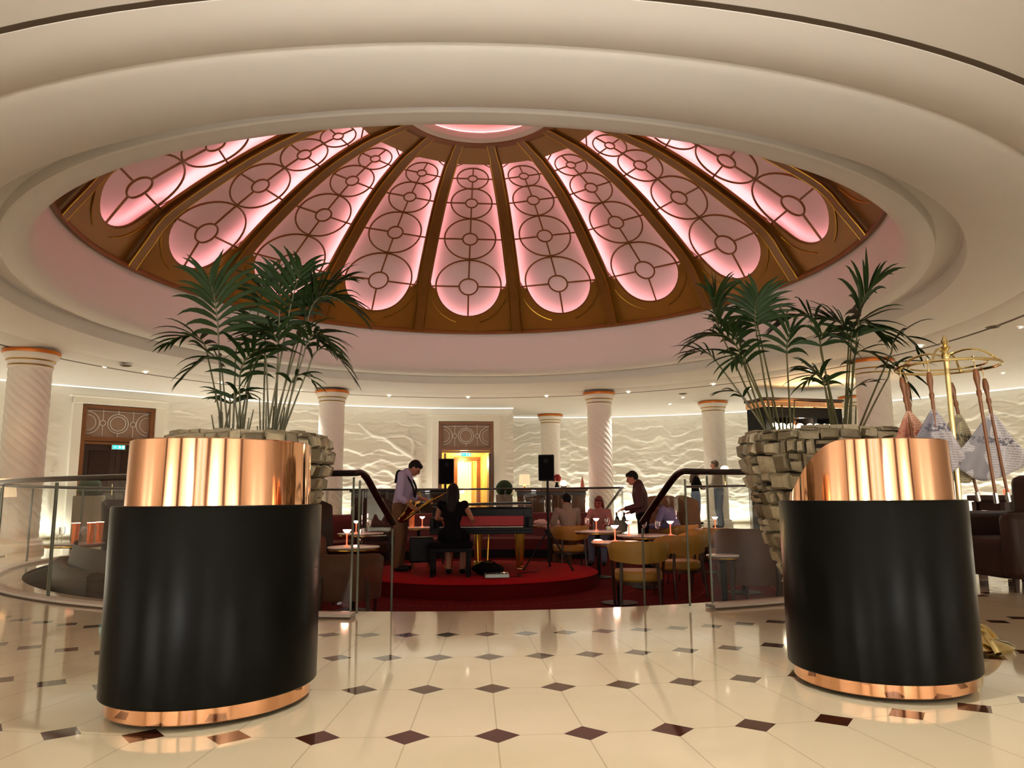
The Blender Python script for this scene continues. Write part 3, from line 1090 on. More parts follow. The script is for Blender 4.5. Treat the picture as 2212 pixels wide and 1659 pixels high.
# spots over the lobby floor and general lobby light behind the camera
for x, y, pw in [(.45, 2.6, 200), (-3.2, 1.2, 45), (3.0, 1.2, 45), (0, -.6, 80), (-6, 0, 50), (6, 0, 50), (0, -3.5, 160), (-10.5, 4, 40), (10.5, 5, 70), (11.5, 12, 60), (-11.8, 10.5, 25)]:
    warm_spot((x, y, 3.41), (x, y, 0), pw, 95, .9, .04, (1.0, .97, .90))
for x, y in ((-13.6, 0), (-13.4, -2.6), (13.6, 0), (13.4, -2.6)):  # side wall fill, added to brighten what the copper mirrors
    warm_area((x * .93, y, .4), (x * 1.03, y, 3.2), 55, .2, 1.8, (1.0, .95, .90))
# added fill lamps without fixtures: some wash the rear wall, others graze the ceiling
for x in (-7.5, -2.5, 2.5, 7.5):
    warm_area((x, -5.3, .3), (x, -6.6, 3.2), 180, 2.0, .2, (1.0, .95, .90))
for x, pw in ((-6.5, 12), (-2.2, 33), (2.2, 33), (6.5, 12)):
    l = warm_area((x, -4.4, 1.3), (x * .6, 3.0, 5.0), pw, .6, .6, (1.0, .97, .90), 'ceiling_fill')
    l.data.spread = R(75)
for x, pw in ((-1.5, 6), (1.5, 6)):  # low fill lamps, added to lift the cove round the dome
    l = warm_area((x, .2, .5), (x * .4, 4.6, 3.6), pw, .4, .4, (1.0, 1.0, .98), 'ceiling_fill'); l.data.spread = R(80)
# unseen lobby side: added dark piers and two bluish glow panes that streak the copper
for i, x in enumerate((-9.5, -5.2, -1.7, 1.7, 5.2, 9.5)):
    y = -6.75 + abs(x) * .16
    mb = MB(); mb.box((x, y, 1.7), (.55, .25, 3.3)); o = struct(mb.build('trim_%d' % (4 + i), M['dark_wood']))
for i, x in enumerate((-.55, .62)):
    mb = MB(); mb.box((x, -6.6, 1.35), (.16, .04, 2.5)); o = struct(mb.build('added_glow_pane_%d' % (i + 1), glow('streak_glow_%d' % i, (.55, .62, 1.0, 1), 1.6)))

# ------------------------------------------------------------------ podiums
def podium(name_label, loc, tilt, face, side, early):
    """oval host podium; face = direction (radians) of the visitor side, side = +1 crest falls away to the visitor's left, -1 right"""
    t = thing('podium', name_label, 'podium', loc, 0)
    A, B = .425, .385

    def el(a, grow, z):
        u, w = (A + grow) * math.cos(a), (B + grow) * math.sin(a)
        return (u * math.cos(tilt) - w * math.sin(tilt), u * math.sin(tilt) + w * math.cos(tilt), z)
    N = 96
    an = [2 * PI * k / N for k in range(N)]

    def ringmesh(rows):
        mb = MB(); vs = [el(a, g, z) for g, z in rows for a in an]
        fs = [(j * N + i, j * N + (i + 1) % N, (j + 1) * N + (i + 1) % N, (j + 1) * N + i) for j in range(len(rows) - 1) for i in range(N)]
        return mb.add(vs, fs)
    mb = ringmesh([(-.33, .012), (-.055, .012), (-.055, .016)]); mb.build('plinth', M['matte_black'], t)
    ringmesh([(-.05, .016), (-.008, .018), (-.004, .022), (-.004, .072), (-.008, .076)]).build('copper_base_band', M['copper'], t)
    bd = ringmesh([(-.01, .076), (.018, .078), (.022, .083), (.022, .815), (.018, .822), (-.06, .823), (-.33, .823)])
    bd.add([el(a, -.33, .823) for a in an], [tuple(range(N))]); bd.build('body', M['black_lacquer'], t)
    # copper crest: a thin upstand that swoops down at one side
    vs, fs = [], []
    for a in an:
        p = el(a, 0, 0); d = (math.atan2(p[1], p[0]) - face) * side
        d = (d + PI) % (2 * PI) - PI
        dg = math.degrees(d)
        if early: hi, lo = (-150, 14), (-210, 74)
        else: hi, lo = (-140, 88), (-210, 140)
        def ss(x): x = max(0, min(1, x)); return x * x * (3 - 2 * x)
        if dg > hi[1]: k = 1 - ss((dg - hi[1]) / (lo[1] - hi[1]))
        elif dg < hi[0]: k = 1 - ss((hi[0] - dg) / 50)
        else: k = 1
        h = .04 + .228 * k
        vs += [el(a, -.028, .823), el(a, -.034, .823 + h - .004), el(a, -.040, .823 + h), el(a, -.046, .823 + h - .004), el(a, -.046, .823)]
    for i in range(N):
        j = (i + 1) % N
        fs += [(i * 5 + q, j * 5 + q, j * 5 + q + 1, i * 5 + q + 1) for q in range(4)]
    MB().add(vs, fs).build('copper_crest', M['copper'], t)
    mb = ringmesh([(-.05, .845), (-.34, .845)]); mb.add([el(a, -.34, .845) for a in an], [tuple(range(N))])
    mb.build('worktop', M['dark_wood'], t)
    return t


podium('black lacquer podium with an even copper crest in front of the tall palm planter', (-1.276, 3.342, 0), 1.095, math.atan2(-3.342, 1.276), 1, False)
podium('black lacquer podium whose copper crest swoops down, beside the newspaper stand', (1.70, 3.635, 0), 1.006, math.atan2(-3.635, -1.70), -1, True)


# ------------------------------------------------------------------ stone clad planters with palms
def planter(label, loc, seed):
    rnd = random.Random(seed)
    t = thing('stone_planter', label, 'planter', loc, 0, 'tapered stone planters')
    prof = [(.16, 0), (.21, .12), (.28, .30), (.36, .52), (.43, .75), (.48, .95), (.515, 1.08), (.52, 1.16), (.50, 1.23)]

    def rad(z):
        for (r0, z0), (r1, z1) in zip(prof, prof[1:]):
            if z <= z1: return r0 + (r1 - r0) * (z - z0) / (z1 - z0)
        return prof[-1][0]
    core = MB(); core.lathe([(0, 0)] + [(max(.02, r - .035), z) for r, z in prof] + [(.44, 1.235), (.42, 1.16)], n=40)
    core.build('core', M['soil'], t)
    mb = MB(); z = .005
    while z < 1.19:
        h = rnd.uniform(.080, .115)
        z1 = min(z + h, 1.25)
        r = rad(z + h / 2); a = rnd.uniform(0, 1); end = a + 2 * PI
        while a < end - .02:
            w = rnd.uniform(.07, .145) / r
            if end - a - w < .05 / r: w = end - a
            u = rnd.random()
            zc = z + h * rnd.uniform(.38, .62)
            cells = [(z, zc, a, w), (zc, z1, a, w)] if u < .22 else ([(z, z1, a, w * .5), (z, z1, a + w * .5, w * .5)] if u < .40 else [(z, z1, a, w)])
            for cz0, cz1, ca, cw in cells:
                g = .004 / r
                ins = rnd.uniform(.012, .02); out = rnd.uniform(.004, .036)
                jit = lambda q: rnd.uniform(-q, q)
                zs = [cz0 + .003 + jit(.011), cz0 + .003 + jit(.011), cz1 - .003 + jit(.011), cz1 - .003 + jit(.011)]
                as_ = [ca + g + jit(.006), ca + cw - g + jit(.006), ca + cw - g + jit(.006), ca + g + jit(.006)]
                vs = []
                for aa, zz in zip(as_, zs):
                    rr = rad(zz) - .04; vs.append((rr * math.cos(aa), rr * math.sin(aa), zz))
                for aa, zz in zip(as_, zs):
                    rr = rad(zz) - .004; vs.append((rr * math.cos(aa), rr * math.sin(aa), zz))
                mid, mz = ca + cw / 2 + jit(cw * .18), (cz0 + cz1) / 2 + jit(.014)
                for aa, zz in zip(as_, zs):
                    a2 = aa + (mid - aa) * .36; z2 = zz + (mz - zz) * .36
                    rr = rad(z2) + out + jit(.010); vs.append((rr * math.cos(a2), rr * math.sin(a2), z2))
                fs = [(0, 1, 5, 4), (1, 2, 6, 5), (2, 3, 7, 6), (3, 0, 4, 7), (4, 5, 9, 8), (5, 6, 10, 9), (6, 7, 11, 10), (7, 4, 8, 11), (8, 9, 10, 11)]
                mb.add(vs, fs)
            a += w
        z = z1
    # rim stones laid flat round the lip
    a = 0.0
    while a < 2 * PI - .05:
        w = rnd.uniform(.13, .22); a1 = min(a + w - .01, 2 * PI)
        h = rnd.uniform(.012, .03)
        vs = [(rr * math.cos(q), rr * math.sin(q), zz) for zz in (1.22, 1.245 + h) for rr in (.415, .49 + rnd.uniform(-.01, .01)) for q in (a, a1)]
        mb.add(vs, [(0, 1, 3, 2), (4, 6, 7, 5), (0, 4, 5, 1), (2, 3, 7, 6), (0, 2, 6, 4), (1, 5, 7, 3)]); a += w
    mb.build('stone_cladding', M['stone'], t, weld=False, sharp=50)
    mb = MB(); mb.lathe([(0, 1.17), (.2, 1.165), (.43, 1.15)], n=32); mb.build('soil', M['soil'], t)
    return t


planter('tapered planter clad in rough tan stones behind the tall podium, holding two palm clumps', (-1.74, 5.0, 0), 3)
planter('tapered planter clad in rough tan stones behind the swooping podium, beside the stairs', (2.07, 5.05, 0), 8)


def frond(base, junc, tip, rise, nleaf, ll, seed, stem_r=.0065, fold=.5, droop=.85):
    """returns (stem MB, leaf MB): a stalk from base to junc, then a rachis arching to tip with paired leaflets"""
    rnd = random.Random(seed)
    base, junc, tip = Vector(base), Vector(junc), Vector(tip)
    st = MB()
    mid = (base + junc) / 2 + Vector((0, 0, .03)) + (base - junc) * .04
    st_pts = bez(base, mid, junc, 8)
    d0 = (st_pts[-1] - st_pts[-2]).normalized()
    L = (tip - junc).length
    ctrl = junc + d0 * L * .55 + Vector((0, 0, rise))
    ra = bez(junc, ctrl, tip, 14)
    st.tube(st_pts + ra[1:], [stem_r * (1.15 - .4 * i / 9) for i in range(9)] + [stem_r * .75 * (1 - i / 15) + .0012 for i in range(1, 15)], 5)
    lf = MB()
    for i in range(nleaf):
        t = .04 + .95 * (i + .5) / nleaf
        q = t * 14; k = int(q); p = ra[k].lerp(ra[min(k + 1, 14)], q - k)
        d = (ra[min(k + 1, 14)] - ra[k]).normalized()
        up = Vector((0, 0, 1)); side = d.cross(up)
        side = side.normalized() if side.length > .05 else Vector((rnd.uniform(-1, 1), rnd.uniform(-1, 1), 0)).normalized()
        nrm = side.cross(d).normalized()
        for s in (-1, 1):
            ln = ll * (.55 + .75 * math.sin(PI * min(1, .18 + t * .80))) * rnd.uniform(.85, 1.12)
            out = (side * s * (1.05 - .62 * t) + d * (.45 + .75 * t) + nrm * (.25 + rnd.uniform(-.12, .18))).normalized()
            pts = []; pos = p.copy(); dirv = out.copy(); n = 6
            for m in range(n + 1):
                pts.append(pos.copy())
                dirv = (dirv + Vector((0, 0, -1)) * droop * (.10 + .22 * m / n) * rnd.uniform(.7, 1.2)).normalized()
                pos = pos + dirv * (ln / n)
            wid = [.006, .014, .0175, .016, .012, .007, .0008]
            vs = []
            for m, c in enumerate(pts):
                dd = (pts[min(m + 1, n)] - pts[max(m - 1, 0)]).normalized()
                wv = dd.cross(nrm); wv = wv.normalized() if wv.length > .01 else side
                n2 = wv.cross(dd).normalized()
                w = wid[m] * (ll / .28) ** .5
                vs += [c - wv * w - n2 * w * fold, c, c + wv * w - n2 * w * fold]
            fs = []
            for m in range(n):
                a = m * 3
                fs += [(a, a + 1, a + 4, a + 3), (a + 1, a + 2, a + 5, a + 4)]
            lf.add(vs, fs)
    return st, lf


def palm(label, loc, specs, seed, stubs=8):
    """specs: (base dx, junction (x, z), tip (x, z), depth of tip, rise, leaf count, leaf length)"""
    t = thing('potted_palm', label, 'palm', loc, 0, 'kentia palms in the stone planters')
    rnd = random.Random(seed)
    for i, (bx, (jx, jz), (tx, tz), dy, rise, n, ll) in enumerate(specs):
        st, lf = frond((bx + rnd.uniform(-.03, .03), rnd.uniform(-.05, .05), 0), (jx, dy * .3, jz), (tx, dy, tz), rise, n, ll, seed * 50 + i)
        f = st.build('frond', M['stem'], t, weld=False)
        lf.build('leaflets', M['leaf'], f, weld=False, sharp=180)
    mb = MB()
    for k in range(stubs):
        x, y = rnd.uniform(-.09, .09), rnd.uniform(-.07, .07)
        mb.tube([(x, y, -.02), (x * 1.5 + rnd.uniform(-.02, .02), y * 1.5, rnd.uniform(.12, .34))], [.008, .004], 5)
    mb.build('cut_stalks', M['stem'], t, weld=False)
    return t
palm('left palm clump of the planter behind the tall podium, fronds arching left', (-1.855, 5.0, 1.168), [
    (-.06, (-.114, .727), (-.15, 1.11), -.15, .05, 10, .33), (-.05, (-.21, .63), (-.55, .737), .1, .08, 8, .22),
    (-.02, (-.083, .503), (-.34, .45), -.1, .12, 7, .20), (.03, (.046, .44), (.37, .647), -.2, .04, 10, .25),
    (-.04, (-.046, .28), (-.15, .376), .1, .05, 4, .15), (.03, (.015, .296), (.14, .36), -.1, .06, 4, .15),
    (.0, (.0, .60), (.06, .70), -.1, .06, 3, .17), (.05, (.12, .90), (.14, 1.22), .05, .0, 4, .22),
    (.02, (.10, .70), (.02, .86), .15, .05, 6, .2)], 1, 12)
palm('right palm clump of the planter behind the tall podium, fan leaves reaching to the dome', (-1.62, 5.0, 1.168), [
    (.0, (.05, .79), (.06, 1.14), -.1, .0, 8, .30), (.03, (.185, .807), (.43, 1.19), .1, .06, 11, .31),
    (.05, (.23, .855), (.60, .90), .0, .16, 12, .28), (.05, (.23, .647), (.47, .647), -.15, .10, 8, .22),
    (.05, (.246, .55), (.57, .45), .05, .14, 6, .22), (-.03, (-.06, .727), (-.14, .90), .1, .03, 7, .22),
    (.03, (.13, .39), (.34, .42), -.1, .08, 4, .17), (.0, (.06, .647), (-.08, .74), -.2, .07, 8, .24),
    (-.02, (-.02, .55), (-.12, .42), -.15, .12, 4, .2), (.03, (.12, .68), (.34, .74), .2, .08, 9, .25),
    (.02, (.11, .86), (.22, 1.20), -.15, .0, 8, .28)], 2, 12)
palm('left palm clump of the planter behind the swooping podium, fronds arching over the bar', (1.80, 5.05, 1.168), [
    (-.05, (-.354, .746), (-.40, 1.04), .0, .04, 12, .29), (-.06, (-.246, .606), (-.57, .71), -.1, .06, 9, .23),
    (-.06, (-.39, .574), (-.56, .66), .1, .03, 6, .2), (.0, (-.135, .80), (-.135, 1.01), -.1, .0, 9, .25),
    (.02, (-.10, .816), (-.06, .98), .1, .02, 5, .22), (.04, (.07, .606), (.09, .79), -.05, .0, 5, .24),
    (-.03, (-.21, .65), (-.27, .87), .15, .03, 9, .22), (-.03, (-.215, .516), (-.35, .54), -.15, .10, 6, .24),
    (-.05, (-.21, .296), (-.40, .37), .0, .03, 3, .14)], 3, 8)
palm('right palm clump of the planter behind the swooping podium, fronds reaching the newspaper stand', (2.21, 5.05, 1.168), [
    (.03, (.157, .845), (.24, 1.08), -.1, .02, 12, .34), (.0, (.108, .71), (.0, .90), .1, .03, 9, .26),
    (.04, (.11, .70), (.37, .74), .0, .14, 10, .26), (-.04, (-.095, .77), (-.33, .86), .1, .10, 9, .26),
    (-.03, (-.12, .63), (.02, .66), -.15, .16, 8, .23), (.04, (.09, .49), (.34, .50), -.1, .16, 6, .2),
    (-.03, (-.074, .39), (-.18, .545), .1, .04, 8, .2), (.03, (.05, .29), (.23, .43), -.05, .02, 3, .14),
    (.06, (.38, .635), (.59, .62), .0, .16, 4, .2), (.05, (.354, .47), (.53, .36), .05, .15, 4, .2),
    (-.04, (-.10, .37), (-.28, .40), -.1, .10, 4, .2)], 4, 8)
# ------------------------------------------------------------------ newspaper stand with papers on wooden rods
NSX, NSY = 2.555, 4.36
t = thing('newspaper_stand', 'tall brass stand with a hoop for newspaper rods beside the swooping podium', 'newspaper stand', (NSX, NSY, 0))
mb = MB(); mb.lathe([(0, 0), (.19, 0), (.20, .02), (.17, .04), (.09, .06), (.05, .11), (.035, .14), (.03, .2)], n=32)
for k in range(3):
    a = 2 * PI * k / 3 + .5
    mb.tube(bez((.05 * math.cos(a), .05 * math.sin(a), .12), (.16 * math.cos(a), .16 * math.sin(a), .10), (.23 * math.cos(a), .23 * math.sin(a), .012), 6), [.018] * 7, 8)
mb.build('base', M['brass'], t)
mb = MB(); mb.lathe([(0, .18), (.015, .18), (.015, 1.62), (.024, 1.63), (.024, 1.66), (.012, 1.68), (0, 1.68)], n=20); mb.build('pole', M['brass'], t)
mb = MB(); mb.lathe([(0, 1.68), (.012, 1.68), (.03, 1.70), (.012, 1.715), (.022, 1.735), (.014, 1.75), (.004, 1.775), (0, 1.78)], n=20); mb.build('finial', M['brass'], t)
HR, HZ = .275, 1.585
mb = MB()
mb.tube([(HR * math.cos(a), HR * math.sin(a), HZ) for a in (2 * PI * k / 48 for k in range(48))], .008, 8, True)
mb.tube([((HR - .07) * math.cos(a), (HR - .07) * math.sin(a), HZ + .012) for a in (2 * PI * k / 40 for k in range(40))], .006, 6, True)
mb.build('hoop', M['brass'], t)
for k in range(4):
    a = PI / 4 + k * PI / 2
    mb = MB(); mb.tube(catmull([(.02 * math.cos(a), .02 * math.sin(a), 1.655), (.10 * math.cos(a), .10 * math.sin(a), 1.675), (.19 * math.cos(a), .19 * math.sin(a), 1.655), (HR * math.cos(a), HR * math.sin(a), HZ)], 5), .007, 6)
    mb.build('bracket', M['brass'], t)


def paper_mesh(seed, w, h, mat):
    """newspaper folded over a rod, hanging as a pinched cone with soft folds (local origin at the pinch)"""
    rnd = random.Random(seed); ph = rnd.uniform(0, 6)
    mb = MB(); nu, nv = 22, 16; vs = []
    for j in range(nv + 1):
        v = j / nv
        for i in range(nu + 1):
            u = i / nu * 2 - 1
            spread = w * (.06 + .94 * v ** .8)
            x = u * spread * (1 - .06 * math.sin(3 * v + ph))
            y = .045 * v * math.sin(3.2 * u + ph) + .02 * math.sin(8 * u + ph * 2) * v
            z = -h * v * (1 - .30 * abs(u) ** 1.6 * v) + .03 * u * v * math.sin(ph)
            vs.append((x, y, z))
    fs = [(j * (nu + 1) + i, j * (nu + 1) + i + 1, (j + 1) * (nu + 1) + i + 1, (j + 1) * (nu + 1) + i) for j in range(nv) for i in range(nu)]
    mb.add(vs, fs)
    return mb


def print_mesh(seed, w, h):
    """grey text columns and a headline printed a hair in front of the sheet"""
    return None


def newsprint(name, base, ink, scale, hd):
    k = NT(name)
    oc = k.objco(); sep = k.n('ShaderNodeSeparateXYZ'); k.l(oc, sep.inputs[0])
    ln = k.math('LESS_THAN', k.math('FRACT', k.math('MULTIPLY', sep.outputs[2], 70)), .45)
    colm = k.math('GREATER_THAN', k.math('FRACT', k.math('MULTIPLY', sep.outputs[0], 13)), .12)
    nz = k.math('GREATER_THAN', k.noise(90, 2, oc), .42)
    txt = k.math('MULTIPLY', k.math('MULTIPLY', ln, colm), nz)
    hb = k.math('MULTIPLY', k.math('LESS_THAN', k.math('ABSOLUTE', k.math('ADD', sep.outputs[2], hd)), .022), k.math('GREATER_THAN', k.noise(45, 2, oc), .5))
    pic = k.math('MULTIPLY', k.math('GREATER_THAN', k.noise(scale, 1, oc), .60), .6)
    f = k.math('MAXIMUM', k.math('MAXIMUM', k.math('MULTIPLY', txt, .45), k.math('MULTIPLY', hb, .85)), pic)
    k.bsdf(k.mix(f, base, ink), .85, 0, .2)
    return k.m


NP = [newsprint('newsprint_pink', rgb(.86, .68, .58), rgb(.62, .30, .24), 3, .12), newsprint('newsprint_grey', rgb(.74, .72, .74), rgb(.30, .29, .36), 9, .10),
      newsprint('newsprint_white', rgb(.84, .83, .85), rgb(.35, .35, .40), 5, .16), newsprint('newsprint_olive', rgb(.72, .68, .56), rgb(.34, .31, .30), 7, .14)]
# (x, y of the hook, paper?, paper half width, length, where along the rod, tilt, material, label)
RODS = [((2.282, 4.37), .17, .34, .26, -.10, 0, 'wooden newspaper rod with a pink newspaper, nearest the palm fronds'),
        ((2.44, 4.61), 0, 0, 0, -.04, 0, 'bare wooden newspaper rod hanging between the pink paper and the grey paper'),
        ((2.345, 4.185), .15, .36, .27, -.04, 1, 'wooden newspaper rod with a dark grey printed newspaper beside the brass pole'),
        ((2.70, 4.595), .20, .42, .26, -.14, 3, 'wooden newspaper rod with a yellowish newspaper just right of the brass pole'),
        ((2.545, 4.085), 0, 0, 0, -.06, 0, 'long bare wooden newspaper rod in front of the white newspaper'),
        ((2.815, 4.445), .21, .40, .27, -.10, 2, 'wooden newspaper rod with a large white newspaper at the far right of the stand')]
for i, ((x, y), w, h, at, tilt, mi, lb) in enumerate(RODS):
    r = thing('newspaper_rod', lb, 'newspaper rod', (x, y, HZ), 0, 'newspaper rods on the brass stand')
    r.rotation_euler = (0, tilt, 0)
    mb = MB(); mb.lathe([(0, -.055), (.010, -.06), (.0155, -.085), (.017, -.11), (.011, -.15), (.009, -.17), (.0135, -.185), (.0135, -.20), (.009, -.215), (.010, -.235), (.0085, -.30), (.0085, -.74), (.0, -.74)], n=14)
    mb.build('rod', M['stick_wood'], r)
    mb = MB(); mb.tube([(0, 0, -.058), (0, 0, -.02), (.0, .008, -.002), (0, .016, .006), (0, .010, .014), (0, -.002, .012)], .0035, 6); mb.build('hook', M['brass'], r)
    mb = MB(); mb.lathe([(0, -.735), (.0125, -.735), (.0125, -.79), (0, -.795)], n=14); mb.build('ferrule', M['chrome'], r)
    if w:
        p = paper_mesh(i + 3, w, h, None).build('newspaper', NP[mi], r, sharp=180)
        p.location = (0, -.006, -at); p.rotation_euler = (0, -tilt * .8 + (.16 if mi in (2, 3) else 0), .3 * math.sin(i * 2.1))
        so = p.modifiers.new('thickness', 'SOLIDIFY'); so.thickness = .004

# ------------------------------------------------------------------ stage
t = thing('stage', 'round red carpeted stage in the middle of the sunken lounge', 'stage', (CX, CY, WELL_Z))
mb = MB(); mb.lathe([(0, .20), (1.0, .20), (STAGE_R - .03, .20), (STAGE_R, .185)], n=96); mb.build('stage_top', M['stagecarpet'], t)
mb = MB(); mb.lathe([(STAGE_R, .186), (STAGE_R - .012, .172), (STAGE_R - .012, .0)], n=96); mb.build('stage_riser', M['carpet'], t)

# ------------------------------------------------------------------ grand piano (keyboard towards the viewer)
PX, PY = -.46, 11.12
t = thing('grand_piano', 'black grand piano with a red panel behind the keys, on the red stage', 'piano', (PX, PY, STAGE_Z))
oc = [(-.75, .05), (.75, .05), (.75, .95), (.72, 1.15), (.60, 1.38), (.40, 1.60), (.18, 1.72), (-.05, 1.74), (-.35, 1.72), (-.55, 1.66), (-.68, 1.54), (-.75, 1.35)]
mb = MB(); mb.prism([(x, y + .28) if y > .1 else (x, y + .30) for x, y in oc], .62, .93); mb.build('case', M['piano_black'], t, bevel=.012, sharp=50)
mb = MB(); mb.prism([(x * 1.02, y + .36 if y > .1 else y + .40) for x, y in oc], .975, 1.005); lid = mb.build('lid', M['piano_black'], t, bevel=.006, sharp=50)
lid.rotation_euler = (0, -.012, 0)
mb = MB(); mb.box((0, .385, .968), (1.5, .012, .012)); mb.build('gilt_line', M['mid_wood'], lid)
mb = MB()
for sx in (-1, 1):
    mb.box((sx * .715, .18, .70), (.07, .40, .20))
mb.build('key_arms', M['piano_black'], t, bevel=.015)
mb = MB(); mb.box((0, .17, .60), (1.5, .40, .07)); mb.box((0, -.02, .635), (1.48, .03, .05)); mb.build('keybed', M['piano_black'], t, bevel=.008)
mb = MB()
for k in range(52): mb.box((-.61 + 1.22 * (k + .5) / 52, .09, .657), (1.22 / 52 - .0015, .15, .022))
kb = mb.build('white_keys', M['ivory'], t, weld=False)
mb = MB()
for k in range(52):
    if k % 7 in (0, 2, 3, 5, 6): mb.box((-.61 + 1.22 * (k + 1) / 52, .12, .672), (.011, .09, .016))
mb.build('black_keys', M['piano_black'], t, weld=False)
mb = MB(); mb.box((.02, .20, .745), (1.20, .025, .145)); mb.build('fallboard', M['redfelt'], t, bevel=.004)
mb = MB(); mb.box((0, .26, .86), (1.24, .02, .10)); mb.build('music_desk', M['piano_black'], t, bevel=.004)
for x, y in ((-.52, .62), (.56, .62), (-.12, 1.62)):
    mb = MB(); mb.lathe([(0, .62), (.10, .62), (.105, .58), (.075, .54), (.07, .30), (.055, .06), (.07, .05), (.07, .035), (.0, .03)], (x, y, 0), 10)
    lg = mb.build('leg', M['gold_leg'], t, sharp=20)
    mb = MB(); mb.lathe([(0, 0), (.03, 0), (.036, .012), (.03, .034), (0, .036)], (x, y, 0), 16); mb.build('caster', M['brass'], lg)
mb = MB()
for sx in (-.09, .09): mb.cyl((sx, .55, .60), (sx * .8, .50, .12), .014)
mb.box((0, .48, .11), (.28, .12, .05))
ly = mb.build('pedal_lyre', M['gold_leg'], t, bevel=.004)
for sx in (-.06, 0, .06):
    mb = MB(); mb.box((sx, .40, .08), (.025, .12, .012)); mb.build('pedal', M['brass'], ly, bevel=.003)

t = thing('piano_bench', 'black piano bench with four straight legs at the front of the stage', 'bench', (-.88, 10.86, STAGE_Z))
mb = MB(); mb.box((0, 0, .43), (.62, .38, .08)); mb.build('seat', M['blackcloth'], t, bevel=.025)
mb = MB(); mb.box((0, 0, .37), (.58, .34, .06)); mb.build('apron', M['piano_black'], t, bevel=.005)
for sx in (-1, 1):
    for sy in (-1, 1):
        mb = MB(); mb.box((sx * .25, sy * .14, .18), (.055, .055, .36)); mb.build('leg', M['piano_black'], t, bevel=.004)

# ------------------------------------------------------------------ loudspeakers on stands
def pa_stand(label, loc, h, rot, spread=.42, leg_h=.55):
    t = thing('speaker_stand', label, 'speaker stand', loc, rot)
    mb = MB(); mb.cyl((0, 0, .10), (0, 0, h), .017); mb.build('pole', M['matte_black'], t)
    mb = MB(); mb.cyl((0, 0, leg_h - .04), (0, 0, leg_h + .05), .035); cl = mb.build('collar', M['matte_black'], t)
    mb = MB(); mb.cyl((.02, 0, leg_h + .02), (.07, 0, leg_h + .02), .012); mb.build('knob', M['matte_black'], cl)
    for k in range(3):
        a = 2 * PI * k / 3
        mb = MB(); mb.tube([(.03 * math.cos(a), .03 * math.sin(a), leg_h), (spread * math.cos(a), spread * math.sin(a), .02)], .013, 8)
        lg = mb.build('leg', M['matte_black'], t)
        mb = MB(); mb.ball((spread * math.cos(a), spread * math.sin(a), .018), .019, 10, 6); mb.build('rubber_foot', M['matte_black'], lg)
    return t


def pa_speaker(label, loc, rot, h=.40, w=.25):
    t = thing('loudspeaker', label, 'loudspeaker', loc, rot)
    mb = MB(); d = .24
    mb.prism([(-w / 2, -d / 2), (w / 2, -d / 2), (w * .36, d / 2), (-w * .36, d / 2)], 0, h); mb.build('cabinet', M['matte_black'], t, bevel=.012)
    mb = MB(); mb.box((0, -d / 2 - .004, h / 2), (w * .86, .012, h * .90)); gr = mb.build('grille', M['blackcloth'], t, bevel=.004)
    mb = MB(); mb.lathe([(0, 0), (.035, .004), (.04, .0)], (0, 0, 0), 16); hn = mb.build('horn', M['matte_black'], gr); hn.location = (0, -d / 2 - .012, h * .76); hn.rotation_euler = (PI / 2, 0, 0)
    return t


pa_stand('black tripod stand on the right of the stage under the loudspeaker', (.54, 11.75, STAGE_Z), 1.335, R(205))
pa_speaker('black loudspeaker on the tripod stand in front of the relief wall', (.54, 11.75, STAGE_Z + 1.337), R(-12))
pa_stand('black tripod stand behind the pianist under the left loudspeaker', (-1.17, 13.22, STAGE_Z), 1.32, R(30))
pa_speaker('black loudspeaker in front of the lit doorway above the pianist', (-1.17, 13.22, STAGE_Z + 1.322), R(12), .44, .27)
t = thing('mixer_box', 'flat silver mixer box lying on the stage beside the black bag', 'mixer', (-.23, 10.64, STAGE_Z), R(6))
mb = MB(); mb.box((0, 0, .03), (.34, .22, .055), taper=.96); mb.build('housing', M['silver'], t, bevel=.008)
mb = MB()
for i in range(6):
    for j in range(3): mb.cyl((-.13 + .052 * i, -.07 + .06 * j, .057), (-.13 + .052 * i, -.07 + .06 * j, .068), .009, n=8)
mb.build('knobs', M['matte_black'], t, weld=False)
mb = MB(); mb.box((.11, .05, .061), (.08, .06, .004)); mb.build('display', M['shade'], t)
t = thing('soft_bag', 'slumped black bag lying on the stage behind the silver mixer', 'bag', (-.36, 11.0, STAGE_Z))
mb = MB(); mb.ball((0, 0, .085), (.24, .15, .085), 20, 12); o = mb.build('bag_body', M['blackcloth'], t)
for v in o.data.vertices: v.co.z = max(.001, v.co.z + .025 * noise.noise(v.co * 7)); v.co.x += .03 * noise.noise(v.co * 5 + Vector((3, 0, 0)))
mb = MB(); mb.tube(bez((-.14, 0, .14), (0, -.05, .25), (.14, 0, .14), 8), .010, 6); mb.build('bag_handle', M['blackcloth'], t)
o = MB().tube(catmull([(.40, 11.75, STAGE_Z + .008), (.32, 11.35, STAGE_Z + .008), (.05, 11.05, STAGE_Z + .008), (.12, 10.75, STAGE_Z + .008), (-.05, 10.62, STAGE_Z + .012)], 8), .006, 5).build('cable', M['matte_black'])
tag(o, 'black cable running across the stage from the tripod to the mixer', 'cable')
t = thing('keyboard_stand', 'dark instrument case on short legs beside the saxophonist on the stage', 'case', (-1.36, 11.35, STAGE_Z), R(10))
mb = MB(); mb.box((0, 0, .34), (.34, .26, .36)); mb.build('case_body', M['matte_black'], t, bevel=.02)
for sx in (-1, 1):
    for sy in (-1, 1): mb = MB(); mb.cyl((sx * .12, sy * .08, 0), (sx * .12, sy * .08, .17), .015); mb.build('leg', M['brass'], t)

